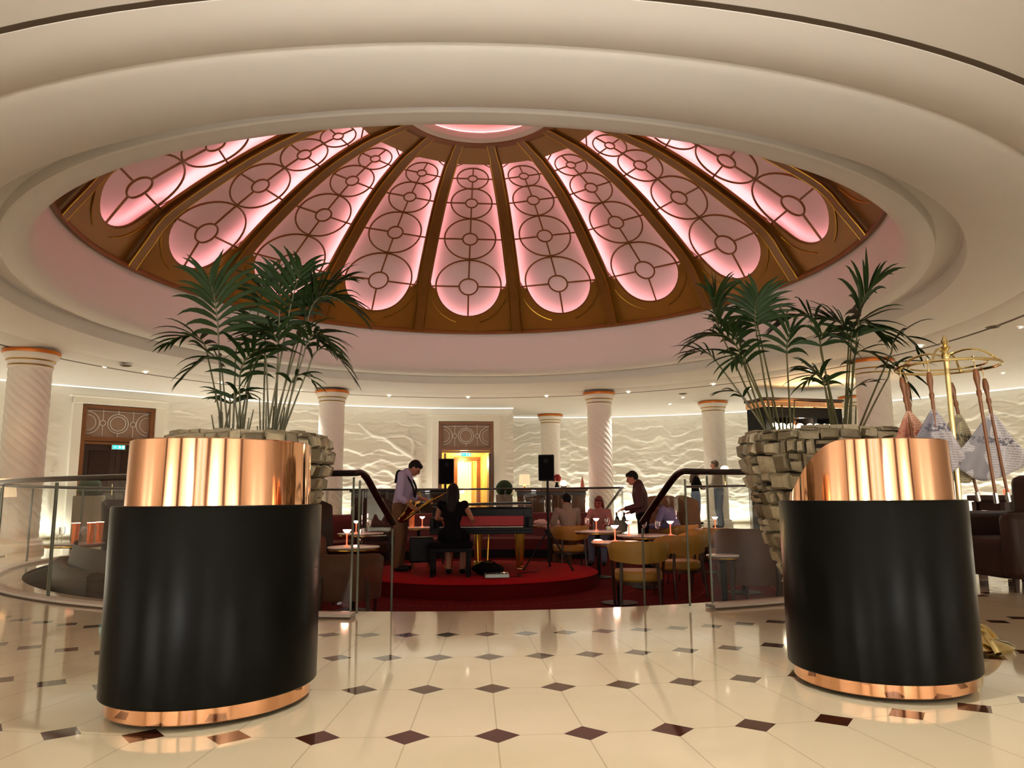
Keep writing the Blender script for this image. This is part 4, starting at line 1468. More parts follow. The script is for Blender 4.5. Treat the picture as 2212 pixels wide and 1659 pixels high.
# ------------------------------------------------------------------ seating
def tub_chair(loc, rz, label, group, fab, style='open'):
    t = thing('tub_chair', label, 'chair', loc, rz, group)
    # local: faces +y
    mb = MB(); n = 20; pts = []
    for i in range(n + 1):
        a = PI + PI * i / n
        pts.append((.27 * math.cos(a), .02 + .26 * math.sin(a)))
    pts += [(.27, .22), (.22, .27), (-.22, .27), (-.27, .22)]
    mb.prism(pts, .335, .455); mb.build('seat', M[fab], t, bevel=.03)
    bk = MB(); vs = []
    m = 24
    z0, z1 = (.54, .79) if style == 'open' else (.30, .80)
    for i in range(m + 1):
        u = i / m; a = PI * 1.5 + (u - .5) * 2 * R(112)
        arm = abs(u - .5) * 2
        top = z1 - .12 * max(0, (arm - .45) / .55) ** 1.5
        bot = z0 + (.05 * arm if style == 'open' else 0)
        for r, z in ((.295, bot), (.30, (bot + top) / 2), (.315, top - .012), (.325, top), (.34, top), (.352, top - .012), (.34, (bot + top) / 2), (.33, bot)):
            vs.append((r * math.cos(a), .02 + r * math.sin(a) * .96, z))
    fs = []
    for i in range(m):
        for k in range(8):
            q = (k + 1) % 8
            fs.append((i * 8 + k, i * 8 + q, (i + 1) * 8 + q, (i + 1) * 8 + k))
    fs += [tuple(range(8)), tuple(m * 8 + k for k in range(7, -1, -1))]
    bk.add(vs, fs); bk.build('backrest', M[fab], t, sharp=60)
    for sx in (-1, 1):
        mb = MB(); mb.tube([(sx * .27, .24, 0), (sx * .285, .19, .34), (sx * .30, .13, .58)], [.014, .020, .018], 8); mb.build('leg', M['dark_wood'], t)
        mb = MB(); mb.tube([(sx * .22, -.30, 0), (sx * .21, -.24, .34), (sx * .20, -.245, .56)], [.014, .020, .018], 8); mb.build('leg', M['dark_wood'], t)
    mb = MB(); mb.prism([(x * .97, y * .97) for x, y in pts], .30, .337); mb.build('seat_frame', M['dark_wood'], t)
    return t


C_OL = 'olive leather tub chairs on the red carpet'
ch = tub_chair((1.42, 9.98, WELL_Z), R(-8), 'olive tub chair seen from behind, closest to the round stage', C_OL, 'olive')
dup(ch, (2.20, 10.16, WELL_Z), R(14), 'olive tub chair behind the balustrade glass, right of the chair closest to the stage')
dup(ch, (2.62, 11.55, WELL_Z), R(60), 'olive tub chair at the lamp table, just behind the glazed stair rail')
dup(ch, (1.00, 13.55, WELL_Z), R(12), 'olive tub chair holding the man in the grey shirt')
dup(ch, (2.95, 13.55, WELL_Z), R(40), 'olive tub chair holding the guest in the blue shirt')
dup(ch, (3.35, 12.2, WELL_Z), R(-70), 'olive tub chair half hidden at the small table by the right balustrade')
C_BR = 'brown upholstered tub chairs by the glass'
cb = tub_chair((2.62, 8.45, WELL_Z), R(-12), 'large brown tub chair pressed against the right balustrade glass, under the planter', C_BR, 'brown', 'closed')
cb.scale = (1.12, 1.12, 1.18)
for x, y, rz, lb in [(3.3, 9.6, 35, 'brown tub chair further back at the right balustrade'), (-1.75, 8.05, 10, 'dark brown tub chair behind the left stair glass under the pink lamp'),
                     (-2.55, 9.75, -75, 'brown tub chair left of the pink lit side table')]:
    c = dup(cb, (x, y, WELL_Z), R(rz), lb)
    if y < 8.2: c.scale = (1.12, 1.12, .92)


def high_back(loc, rz, label, fab):
    t = thing('high_back_chair', label, 'chair', loc, rz, 'high backed wing chairs round the lounge')
    mb = MB(); mb.box((0, .06, .33), (.60, .56, .22)); mb.build('seat', M[fab], t, bevel=.05)
    mb = MB(); vs = []; m = 16
    for i in range(m + 1):
        u = i / m * 2 - 1
        x = .36 * u; y = -.28 + .22 * abs(u) ** 3
        top = 1.30 - .10 * abs(u) ** 4
        for dy, z in ((0, .20), (0, .7), (-.01, top - .03), (-.04, top), (-.08, top - .03), (-.08, .7), (-.07, .20)):
            vs.append((x * (1 + .08 * (z - .2)), y + dy - .06 * (z - .2), z))
    fs = []
    for i in range(m):
        for k in range(7): fs.append((i * 7 + k, i * 7 + (k + 1) % 7, (i + 1) * 7 + (k + 1) % 7, (i + 1) * 7 + k))
    fs += [tuple(range(7)), tuple(m * 7 + k for k in range(6, -1, -1))]
    mb.add(vs, fs); mb.build('backrest', M[fab], t, sharp=60)
    for sx in (-1, 1):
        mb = MB(); mb.box((sx * .33, .08, .42), (.09, .50, .26)); mb.build('armrest', M[fab], t, bevel=.03)
        for sy in (-.2, .28):
            mb = MB(); mb.cyl((sx * .27, sy, .0), (sx * .27, sy, .23), .014, .02); mb.build('leg', M['dark_wood'], t)
    return t


hb = high_back((2.80, 14.9, WELL_Z), R(150), 'tall tan wing chair back just behind the waiter', 'tan')
dup(hb, (3.72, 15.35, WELL_Z), R(235), 'tall tan wing chair seen edge on, right of the waiter')
hb2 = high_back((-2.85, 11.3, WELL_Z), R(-120), 'tall dark wing chair behind the stair glass, below the column', 'darkbrown')
dup(hb2, (-5.5, 11.1, WELL_Z), R(-100), 'tall dark wing chair behind the left balustrade, beside the bright wall relief')
dup(hb2, (-4.95, 12.2, WELL_Z), R(-80), 'tall dark wing chair beyond the table of orange vases')
dup(hb2, (-2.75, 15.2, WELL_Z), R(-160), 'tall dark wing chair just left of the saxophonist')


def sofa_arc(label, r, a0, a1, fab, h):
    t = thing('curved_sofa', label, 'sofa', (0, 0, 0))
    def arc(pr, nm, mt):
        mb = MB(); n = 40; cols = []
        vs = []; k = len(pr)
        for i in range(n + 1):
            a = R(a0 + (a1 - a0) * i / n)
            for rr, z in pr:
                p = polar(rr, a, WELL_Z + z); vs.append(p)
        fs = []
        for i in range(n):
            for q in range(k): fs.append((i * k + q, i * k + (q + 1) % k, (i + 1) * k + (q + 1) % k, (i + 1) * k + q))
        fs += [tuple(range(k)), tuple(n * k + q for q in range(k - 1, -1, -1))]
        mb.add(vs, fs); return mb.build(nm, M[mt], t, sharp=50)
    arc([(r - .62, .18), (r - .64, .40), (r - .58, .45), (r - .12, .45), (r - .10, .18)], 'seat', fab)
    arc([(r - .13, .10), (r - .15, .80), (r - .10, h - .03), (r - .05, h), (r + .03, h), (r + .06, h - .04), (r + .06, .10)], 'backrest', fab)
    arc([(r - .58, .0), (r - .58, .178), (r - .02, .178), (r - .02, .0)], 'plinth', 'matte_black')
    return t


sofa_arc('long curved dark red sofa along the far side of the lounge', 5.45, -58, 25, 'redleather', .95)
sofa_arc('dark curved sofa inside the left balustrade glass', 5.5, -140, -112, 'darkbrown', .60)

# ------------------------------------------------------------------ round tables, lamps, glasses
def round_table(loc, rad, label, top='tabletop'):
    t = thing('round_table', label, 'table', loc, 0, 'round lounge tables')
    mb = MB(); mb.lathe([(0, .715), (rad - .02, .715), (rad, .722), (rad + .004, .73), (rad, .738), (rad - .01, .74), (0, .74)], n=40); mb.build('tabletop', M[top], t)
    mb = MB(); mb.lathe([(rad * .93, .708), (rad * .96, .712), (rad * .96, .700), (rad * .93, .69)], n=40); mb.build('edge_band', M['gold_leg'], t)
    mb = MB(); mb.lathe([(.025, .02), (.03, .05), (.03, .66), (.10, .705), (0, .71)], n=20); mb.build('pedestal', M['matte_black'], t)
    mb = MB(); mb.lathe([(0, 0), (.22, 0), (.225, .012), (.06, .028), (.025, .05)], n=32); mb.build('base', M['matte_black'], t)
    return t


TAB = [((1.31, 9.49 + .62), .34), ((1.92, 11.05), .42), ((1.38, 12.45), .38), ((-1.86, 8.96), .30), ((-2.45, 12.3), .36), ((-5.75, 10.05), .36), ((3.1, 10.4), .34), ((.75, 15.35), .42), ((-1.8, 14.6), .40), ((3.45, 13.0), .36), ((-.95, 14.3), .36)]
TLB = ['round marble table with a candle dish and a pink lamp, right of the stage', 'round marble table with two pink lamps, behind the stair handrail on the right', 'round marble table with a pink lamp between the stage and the pink clad guest',
       'small round table behind the left stair glass with a pink lamp', 'round table with a lit lamp left of the saxophonist', 'round white table crowded with glasses behind the left balustrade', 'round table beside the right balustrade glass',
       'round table with white linen in front of the man in the grey shirt', 'round table with a pink lamp behind the saxophonist', 'small round table at the back right of the lounge', 'round table hidden behind the piano']
TABZ = WELL_Z + .741
t0 = None
TAB[0] = ((1.30, 9.50), .33)
for (xy, rd), lb in zip(TAB[:10], TLB):
    round_table((xy[0], xy[1], WELL_Z), rd, lb)
round_table((2.0, 7.35, WELL_Z), .15, 'small round white table right behind the right stair glass')
ch.location = (1.44, 8.86 + .02, WELL_Z); ch.rotation_euler = (0, 0, R(-6))
for v, q in (('a', 0),): pass


def table_lamp(loc, label):
    t = thing('table_lamp', label, 'table lamp', loc, 0, 'small pink glowing table lamps')
    mb = MB(); mb.lathe([(0, 0), (.034, 0), (.036, .006), (.014, .014), (.008, .03)], n=20); mb.build('base', M['lampbody'], t)
    mb = MB(); mb.lathe([(.008, .028), (.0075, .10), (.010, .14), (.018, .158)], n=14); mb.build('stem', M['lampbody'], t)
    mb = MB(); mb.lathe([(.012, .155), (.030, .168), (.048, .190), (.050, .193), (.046, .194), (.0, .180)], n=24); mb.build('cup', M['lampglow'], t)
    warm_point((loc[0], loc[1], loc[2] + .26), 2.2, .04, (1.0, .42, .30), 'lamp')
    return t


for x, y, lb in [(-1.92, 8.86, 'pink glowing lamp on the small table behind the left stair glass'), (-2.50, 12.20, 'pink glowing lamp on the table left of the saxophonist'), (1.36, 12.5, 'pink glowing lamp on the table nearest the guest in pink'),
                 (1.27, 9.56, 'pink glowing lamp on the front table beside the round candle'), (1.66, 10.98, 'pink glowing lamp on the table behind the front table, nearer the stage'), (2.25, 10.95, 'pink glowing lamp on the table behind the front table, beside the stair glass'),
                 (-1.72, 14.5, 'pink glowing lamp between the saxophonist and the pianist'), (3.42, 12.95, 'pink glowing lamp on the back right table')]:
    table_lamp((x, y, TABZ), lb)


def wine_glass(loc, label, group='wine glasses on the lounge tables', mat='wine_glass', s=1.0):
    t = thing('wine_glass', label, 'glass', loc, 0, group)
    mb = MB(); mb.lathe([(0, 0), (.034 * s, .001), (.034 * s, .004), (.006 * s, .008), (.0045 * s, .09 * s)], n=16); mb.build('stem', M[mat], t)
    mb = MB(); mb.lathe([(.0045 * s, .088 * s), (.030 * s, .11 * s), (.038 * s, .15 * s), (.034 * s, .205 * s)], n=18); mb.build('bowl', M[mat], t)
    return t


rnd = random.Random(5)
for k in range(5):
    a = k * 1.25 + .3; wine_glass((-5.75 + .22 * math.cos(a), 10.05 + .2 * math.sin(a), TABZ), 'clear wine glass on the white table behind the left balustrade', 'wine glasses on the left table')
for k, (x, y) in enumerate([(-1.78, 9.04), (1.92, 11.2), (2.05, 10.85), (1.52, 12.32), (1.22, 12.6), (-2.34, 12.42)]):
    wine_glass((x, y, TABZ), 'clear wine glass beside a pink table lamp', 'wine glasses beside the lamps')
for k, (x, y) in enumerate([(-5.50, 10.18), (-5.47, 9.92), (-5.60, 9.80)]):
    t = thing('vase', 'slim copper glass vase on the white table behind the left balustrade', 'vase', (x, y, TABZ), 0, 'copper glass vases on the left table')
    mb = MB(); mb.lathe([(0, 0), (.035, 0), (.04, .02), (.042, .18), (.05, .26), (.047, .26), (.038, .17), (.0, .01)], n=20); mb.build('body', M['copperglass'], t)
    mb = MB(); mb.lathe([(.049, .258), (.052, .264), (.047, .266)], n=20); mb.build('rim', M['candle'], t)
t = thing('candle_dish', 'round glowing candle dish on the front right table', 'candle', (1.04, 9.42, TABZ))
mb = MB(); mb.lathe([(0, 0), (.05, 0), (.065, .02), (.06, .022), (0, .012)], n=24); mb.build('dish', M['lampbody'], t)
mb = MB(); mb.lathe([(0, .012), (.05, .016), (.045, .030), (0, .034)], n=20); mb.build('flame_bowl', M['candle'], t)
warm_point((1.04, 9.42, TABZ + .12), 1.2, .03, (1, .5, .3))
for x, y, lb in [(.55, 15.2, 'crumpled white napkin at the left of the linen covered table'), (.92, 15.15, 'crumpled white napkin at the right of the linen covered table')]:
    t = MB(); t.ball((0, 0, .05), (.14, .10, .055), 18, 10); o = t.build('napkin', M['linen']); o.location = (x, y, TABZ)
    for v in o.data.vertices: v.co.z = max(0.001, v.co.z + .03 * noise.noise(v.co * 14))
    tag(o, lb, 'napkin', 'napkins on the linen table')
# wine cooler with two bottles beside the waiter
t = thing('wine_cooler', 'silver wine cooler on a stand beside the waiter', 'wine cooler', (1.84, 13.05, WELL_Z))
mb = MB(); mb.lathe([(.10, .70), (.13, .88), (.135, .885), (.125, .882), (.095, .71), (0, .70)], n=28); mb.build('bucket', M['silver'], t)
mb = MB(); mb.lathe([(0, 0), (.14, 0), (.14, .015), (.02, .03), (.016, .68), (.10, .70)], n=24); mb.build('stand', M['chrome'], t)
for x, y, z, rx, lb in [(1.88, 13.05, .72, .08, 'dark wine bottle in the cooler nearest the waiter'), (1.80, 13.07, .72, -.10, 'dark wine bottle in the cooler furthest from the waiter')]:
    t = thing('wine_bottle', lb, 'bottle', (x, y, WELL_Z + z), 0, 'bottles in the wine cooler'); t.rotation_euler = (0, rx, 0)
    mb = MB(); mb.lathe([(0, 0), (.036, 0), (.037, .18), (.030, .21), (.014, .24), (.013, .30), (.0, .30)], n=18); mb.build('body', M['bottle'], t)
    mb = MB(); mb.lathe([(.0145, .262), (.0148, .302), (0, .304)], n=14); mb.build('foil', M['burgundy'], t)

# ------------------------------------------------------------------ things on the far gallery
t = thing('buffet_cabinet', 'long dark wood buffet with turned balusters on the far gallery', 'cabinet', (.93, 18.55, 0))
t.scale = (.9, 1, 1)
mb = MB(); mb.box((0, 0, 1.0), (1.95, .50, .06)); mb.build('top', M['mid_wood'], t, bevel=.01)
mb = MB(); mb.box((0, 0, .92), (1.85, .44, .10)); mb.build('frieze', M['dark_wood'], t)
mb = MB(); mb.box((0, 0, .08), (1.85, .44, .16)); mb.build('plinth', M['dark_wood'], t, bevel=.008)
mb = MB(); mb.box((0, .16, .52), (1.80, .03, .74)); mb.build('back_panel', M['mid_wood'], t)
for k in range(11):
    x = -.88 + 1.76 * k / 10
    mb = MB(); mb.lathe([(.045, .16), (.045, .20), (.025, .22), (.05, .30), (.055, .38), (.03, .50), (.022, .66), (.035, .74), (.025, .78), (.042, .82), (.042, .87)], (x, -.17, 0), 12)
    mb.build('baluster', M['chrome'] if k in (1, 4, 5, 8) else M['mid_wood'], t)
t = thing('shaded_lamp', 'lamp with a cream drum shade at the left end of the buffet', 'table lamp', (.29, 18.55, 1.032))
mb = MB(); mb.lathe([(0, 0), (.07, 0), (.07, .02), (.02, .04), (.035, .07), (.015, .10)], n=20); mb.build('base', M['brass'], t)
mb = MB(); mb.lathe([(.135, .10), (.12, .35)], n=28); mb.build('shade', M['shade'], t)
warm_point((.29, 18.55, 1.25), 5, .04, (1, .7, .4))
t = thing('rose_vase', 'dark vase with a ball of red roses on the buffet', 'flowers', (1.08, 18.52, 1.032))
mb = MB(); mb.lathe([(0, 0), (.05, 0), (.06, .05), (.035, .12), (.045, .16), (0, .14)], n=18); mb.build('vase', M['black_lacquer'], t)
mb = MB(); rr = random.Random(4)
for k in range(16):
    a = rr.uniform(0, 6.28); b = rr.uniform(-.5, 1.4); mb.ball((.08 * math.cos(a) * math.cos(b), .08 * math.sin(a) * math.cos(b), .24 + .08 * math.sin(b)), .04, 8, 6)
mb.build('roses', M['rose'], t, weld=False)
t = thing('hurricane_lamp', 'glowing round hurricane candle on the buffet beside the roses', 'candle', (1.24, 18.50, 1.032))
mb = MB(); mb.lathe([(0, 0), (.06, 0), (.075, .06), (0, .07)], n=18); mb.build('holder', M['dark_wood'], t)
mb = MB(); mb.ball((0, 0, .13), (.085, .085, .07), 18, 10); mb.build('globe', M['candle'], t)
t = thing('paper_cone', 'small orange cone ornament at the right end of the buffet', 'ornament', (1.70, 18.52, 1.032))
mb = MB(); mb.lathe([(0, 0), (.06, 0), (.065, .03), (.05, .05), (.035, .16), (.005, .30), (0, .30)], n=16); mb.build('cone', M['screen_pink'], t)
mb = MB(); mb.lathe([(.066, .0), (.07, .012), (.066, .024)], n=16); mb.build('ring', M['brass'], t)


def topiary(loc, label, boxh):
    t = thing('topiary_box', label, 'plant', loc)
    mb = MB(); mb.box((0, 0, boxh / 2), (.38, .38, boxh), taper=1.04); mb.build('planter_box', M['boxgrey'], t, bevel=.01)
    mb = MB(); mb.ball((0, 0, 0), .20, 40, 26); o = mb.build('clipped_ball', M['boxwood'], t, sharp=180)
    for v in o.data.vertices: v.co *= 1 + .05 * noise.noise(v.co * 40) + .03 * noise.noise(v.co * 90)
    o.location = (0, 0, boxh + .14)
    mb = MB(); mb.cyl((0, 0, boxh - .02), (0, 0, boxh + .06), .02); mb.build('trunk', M['dark_wood'], t)


topiary((-.20, 18.1, 0), 'clipped green topiary ball in a pale box right of the lit doorway', .90)
topiary((-7.85, 14.1, 0), 'clipped green topiary ball in a pale box in front of the left relief trees', .92)
t = thing('flower_arrangement', 'pale green flower arrangement on the far table behind the saxophonist', 'flowers', (-1.95, 14.75, TABZ))
mb = MB(); mb.lathe([(0, 0), (.05, 0), (.05, .18), (.07, .30), (0, .26)], n=16); mb.build('vase', M['copperglass'], t)
mb = MB(); rr = random.Random(9)
for k in range(20):
    a = rr.uniform(0, 6.28); b = rr.uniform(-.3, 1.4); mb.ball((.15 * math.cos(a) * math.cos(b), .12 * math.sin(a) * math.cos(b), .52 + .16 * math.sin(b)), .055, 8, 6)
    mb.tube([(0, 0, .2), (.12 * math.cos(a) * math.cos(b), .1 * math.sin(a) * math.cos(b), .5 + .12 * math.sin(b))], .006, 5)
mb.build('blooms', M['flowergreen'], t, weld=False)
t = thing('floor_lamp', 'lamp with a cream shade at the left edge behind the balustrade', 'floor lamp', (-7.9, 11.75, 0))
mb = MB(); mb.lathe([(0, 0), (.14, 0), (.14, .02), (.015, .03), (.012, .95)], n=20); mb.build('pole', M['brass'], t)
mb = MB(); mb.lathe([(.20, .90), (.17, 1.18)], n=28); mb.build('shade', M['shade'], t)
warm_point((-7.9, 11.75, 1.05), 8, .04, (1, .7, .4))
t = thing('service_station', 'long dark service cabinet with bottles behind the saxophonist', 'cabinet', (-2.75, 18.6, 0))
t.scale = (.77, 1, 1)
mb = MB(); mb.box((0, 0, .5), (3.0, .45, .96)); mb.build('carcass', M['dark_wood'], t, bevel=.01)
mb = MB(); mb.box((0, 0, 1.0), (3.1, .5, .04)); mb.build('top', M['matte_black'], t, bevel=.006)
for k in range(4):
    mb = MB(); mb.box((-1.12 + .75 * k, -.235, .52), (.68, .02, .82)); d = mb.build('door', M['darkbrown'], t, bevel=.006)
    mb = MB(); mb.cyl((-.83 + .75 * k, -.262, .45), (-.83 + .75 * k, -.262, .6), .010); mb.build('handle', M['brass'], d)

# ------------------------------------------------------------------ bar cabinet (right background)
BX, BY = 6.95, 18.45
brz = R(16)
t = thing('bar_cabinet', 'tall dark bar cabinet with a copper cornice and lit bottle shelves', 'bar', (BX, BY, 0), brz)
W_, D_, H_ = 2.15, .75, 3.16
mb = MB()
for x in (-W_ / 2 + .10, W_ / 2 - .14): mb.box((x, 0, H_ / 2 - .12), (.22 if x < 0 else .30, D_, H_ - .24))
mb.box((0, D_ / 2 - .03, H_ / 2 - .12), (W_ - .3, .05, H_ - .24)); mb.box((0, 0, .5), (W_ - .3, D_, 1.0)); mb.box((-.02, 0, H_ - .36), (W_ - .3, D_, .24))
mb.build('carcass', M['matte_black'], t)
mb = MB(); mb.box((0, 0, H_ - .155), (W_ + .06, D_ + .08, .17)); mb.build('cornice', M['copper'], t, bevel=.03)
mb = MB(); mb.box((0, 0, H_ - .04), (W_ + .10, D_ + .12, .06)); mb.build('top_board', M['dark_wood'], t, bevel=.01)
mb = MB()
for x in (-.36, .30): mb.box((x, -.05, 1.9), (.12, D_ - .12, 1.75))
mb.build('divider', M['matte_black'], t)
mb = MB(); mb.box((0, .30, 1.9), (W_ - .5, .02, 1.75)); mb.build('mirror_back', M['ventgrey'], t)
for z in (1.62, 2.34):
    mb = MB(); mb.box((0, -.02, z), (W_ - .45, D_ - .16, .03)); mb.build('shelf', M['dark_wood'], t)
mb = MB(); mb.box((0, -D_ / 2 + .06, 2.74), (W_ - .5, .03, .02)); mb.build('shelf_light', M['globe'], t)
mb = MB(); mb.box((-.10, -D_ / 2 - .16, 2.31), (W_ - .1, .30, .03)); mb.build('front_ledge', M['dark_wood'], t)
cs, sn = math.cos(brz), math.sin(brz)


def bar_at(x, y, z): return (BX + x * cs - y * sn, BY + x * sn + y * cs, z)


rr = random.Random(12); nb = 0
for k in range(14):
    x = -.62 + 1.38 * k / 13
    if min(abs(x + .36), abs(x - .30)) < .10: continue
    h = rr.uniform(.24, .33)
    mt = rr.choice(['bottle_amber', 'bottle_clear', 'bottle', 'bottle_clear', 'copperglass'])
    b = thing('bar_bottle', 'bottle standing on the lit upper shelf of the copper topped bar', 'bottle', bar_at(x, .05, 2.357), 0, 'bottles on the bar shelf')
    mb = MB(); mb.lathe([(0, 0), (.036, 0), (.038, h * .6), (.028, h * .7), (.013, h * .8), (.013, h), (0, h)], n=14); mb.build('body', M[mt], b)
    mb = MB(); mb.lathe([(.0145, h * .93), (.0148, h + .012), (0, h + .014)], n=12); mb.build('cap', M['matte_black'], b)
for k, x in enumerate([-.96, -.76, -.52, -.27, .0, .2, .42, .60]):
    g = thing('globe_lamp', 'round glowing globe lamp in the row along the front of the bar', 'lamp', bar_at(x, -D_ / 2 - .17, 2.327), 0, 'globe lamps along the bar')
    mb = MB(); mb.lathe([(0, 0), (.04, 0), (.035, .02), (.02, .03)], n=16); mb.build('base', M['brass'], g)
    mb = MB(); mb.ball((0, 0, .11), .088, 18, 12); mb.build('globe', M['globe'], g)
p = bar_at(0, -.9, 2.7); warm_area((p[0], p[1], 3.0), (p[0] - .2, p[1] - .4, 4.0), 26, 2.2, .3, (1, .55, .22), 'bar_uplight')
p = bar_at(0, -.25, 2.7); warm_point((p[0], p[1], 2.62), 9, .05, (1, .75, .5))
# bar counter and stools in front of the two standing guests
t = thing('bar_counter', 'dark bar counter below the bar cabinet, seen through the right balustrade', 'counter', bar_at(-.3, -1.5, 0), brz)
mb = MB(); mb.box((0, 0, .52), (2.6, .5, 1.04)); mb.build('front', M['matte_black'], t, bevel=.01)
mb = MB(); mb.box((0, 0, 1.065), (2.8, .62, .05)); mb.build('top', M['piano_black'], t, bevel=.01)
mb = MB(); mb.tube([(-1.3, -.36, .22), (1.3, -.36, .22)], .02, 8); mb.build('foot_rail', M['brass'], t)
gl = thing('globe_lamp', 'single glowing globe hanging just under the right handrail, above the counter', 'lamp', (5.15, 18.4, 1.115), 0)
mb = MB(); mb.lathe([(0, -.025), (.05, -.025), (.05, .02), (.03, .03), (.03, .25), (.04, .27)], n=16); mb.build('base', M['brass'], gl)
mb = MB(); mb.ball((0, 0, .34), .10, 18, 12); mb.build('globe', M['globe'], gl)

# ------------------------------------------------------------------ dark armchair and side table at the right edge
t = thing('lounge_armchair', 'big dark leather armchair at the right edge behind the newspaper stand', 'armchair', (4.65, 7.1, 0), R(95))
mb = MB(); mb.box((0, .05, .28), (.72, .75, .34)); mb.build('seat', M['darkbrown'], t, bevel=.06)
mb = MB(); mb.box((0, -.38, .60), (.86, .20, .84), taper=.92); mb.build('backrest', M['darkbrown'], t, bevel=.07)
for sx in (-1, 1):
    mb = MB(); mb.box((sx * .44, .02, .40), (.18, .86, .56)); mb.build('armrest', M['darkbrown'], t, bevel=.06)
    for sy in (-.34, .34): mb = MB(); mb.cyl((sx * .38, sy, 0), (sx * .38, sy, .13), .02, .03); mb.build('leg', M['dark_wood'], t)
t = thing('console_table', 'dark console table behind the swooping podium at the right edge', 'console', (5.5, 8.1, 0), R(10))
mb = MB(); mb.box((0, 0, .80), (1.1, .5, .06)); mb.build('top', M['dark_wood'], t, bevel=.008)
mb = MB(); mb.box((0, 0, .72), (1.0, .42, .10)); mb.build('apron', M['darkbrown'], t)
mb = MB(); mb.box((0, 0, .22), (1.0, .42, .04)); mb.build('lower_shelf', M['dark_wood'], t)
for sx in (-1, 1):
    for sy in (-1, 1): mb = MB(); mb.box((sx * .49, sy * .19, .38), (.06, .06, .76)); mb.build('leg', M['dark_wood'], t)
t = thing('red_candle', 'small red glowing candle on the console behind the newspaper stand', 'candle', (5.2, 8.02, .831))
mb = MB(); mb.lathe([(0, 0), (.025, 0), (.03, .06), (.026, .06), (0, .02)], n=18); mb.build('cup', M['lampbody'], t)
mb = MB(); mb.ball((0, 0, .045), (.017, .017, .022), 12, 8); mb.build('flame', M['candle'], t)
# ------------------------------------------------------------------ people
def union(mb, voxel, smooth, name, mat, parent):
    """one continuous skin from overlapping limb volumes"""
    me = mb.mesh(name + '_raw', weld=False)
    o = bpy.data.objects.new(name + '_raw', me); COL.objects.link(o)
    r = o.modifiers.new('remesh', 'REMESH'); r.mode = 'VOXEL'; r.voxel_size = voxel; r.use_smooth_shade = True
    s = o.modifiers.new('smooth', 'SMOOTH'); s.factor = .5; s.iterations = smooth
    dg = bpy.context.evaluated_depsgraph_get()
    m2 = bpy.data.meshes.new_from_object(o.evaluated_get(dg))
    bpy.data.objects.remove(o); bpy.data.meshes.remove(me)
    m2.name = name; m2.materials.clear(); m2.materials.append(mat)
    for p in m2.polygons: p.use_smooth = True
    n = bpy.data.objects.new(name, m2); COL.objects.link(n); n.parent = parent
    return n


def limb(mb, pts, rs, n=12):
    """rounded tapering limb through pts"""
    q, r = [], []
    for i in range(len(pts) - 1):
        a, b = Vector(pts[i]), Vector(pts[i + 1])
        for k in range(4):
            t = k / 4; q.append(a.lerp(b, t)); r.append(rs[i] + (rs[i + 1] - rs[i]) * t)
    q.append(Vector(pts[-1])); r.append(rs[-1])
    mb.tube(q, r, n)
    for p, s in zip(pts, rs): mb.ball(p, s * .995, 12, 8)


def hand(mb, wrist, direction, palm_n, s=1.0, curl=.5, side=1):
    d = Vector(direction).normalized(); nrm = Vector(palm_n); nrm = (nrm - d * nrm.dot(d)).normalized()
    w = d.cross(nrm).normalized() * side
    c = Vector(wrist) + d * .045 * s
    m = Matrix((w, d, nrm)).transposed()
    mb.ball(c, (.040 * s, .052 * s, .017 * s), 12, 8, m)
    for i, (off, ln) in enumerate(((-.029, .068), (-.010, .078), (.010, .072), (.028, .056))):
        b = c + d * .040 * s + w * off * s
        dd = (d * math.cos(curl * .6) + nrm * math.sin(curl * .6)).normalized()
        k1 = b + dd * ln * .5 * s
        d2 = (d * math.cos(curl * 1.5) + nrm * math.sin(curl * 1.5)).normalized()
        k2 = k1 + d2 * ln * .5 * s
        mb.tube([c + w * off * .8 * s, b, k1, k2], [.0095 * s, .009 * s, .0085 * s, .007 * s], 8); mb.ball(k2, .007 * s, 8, 6)
    tb = c - d * .02 * s - w * .034 * s
    t1 = tb + (d * .55 - w * .75 + nrm * .35).normalized() * .036 * s
    t2 = t1 + (d * .85 - w * .25 + nrm * .45).normalized() * .030 * s
    mb.tube([c - d * .02 * s, tb, t1, t2], [.012 * s, .012 * s, .0105 * s, .008 * s], 8); mb.ball(t2, .008 * s, 8, 6)


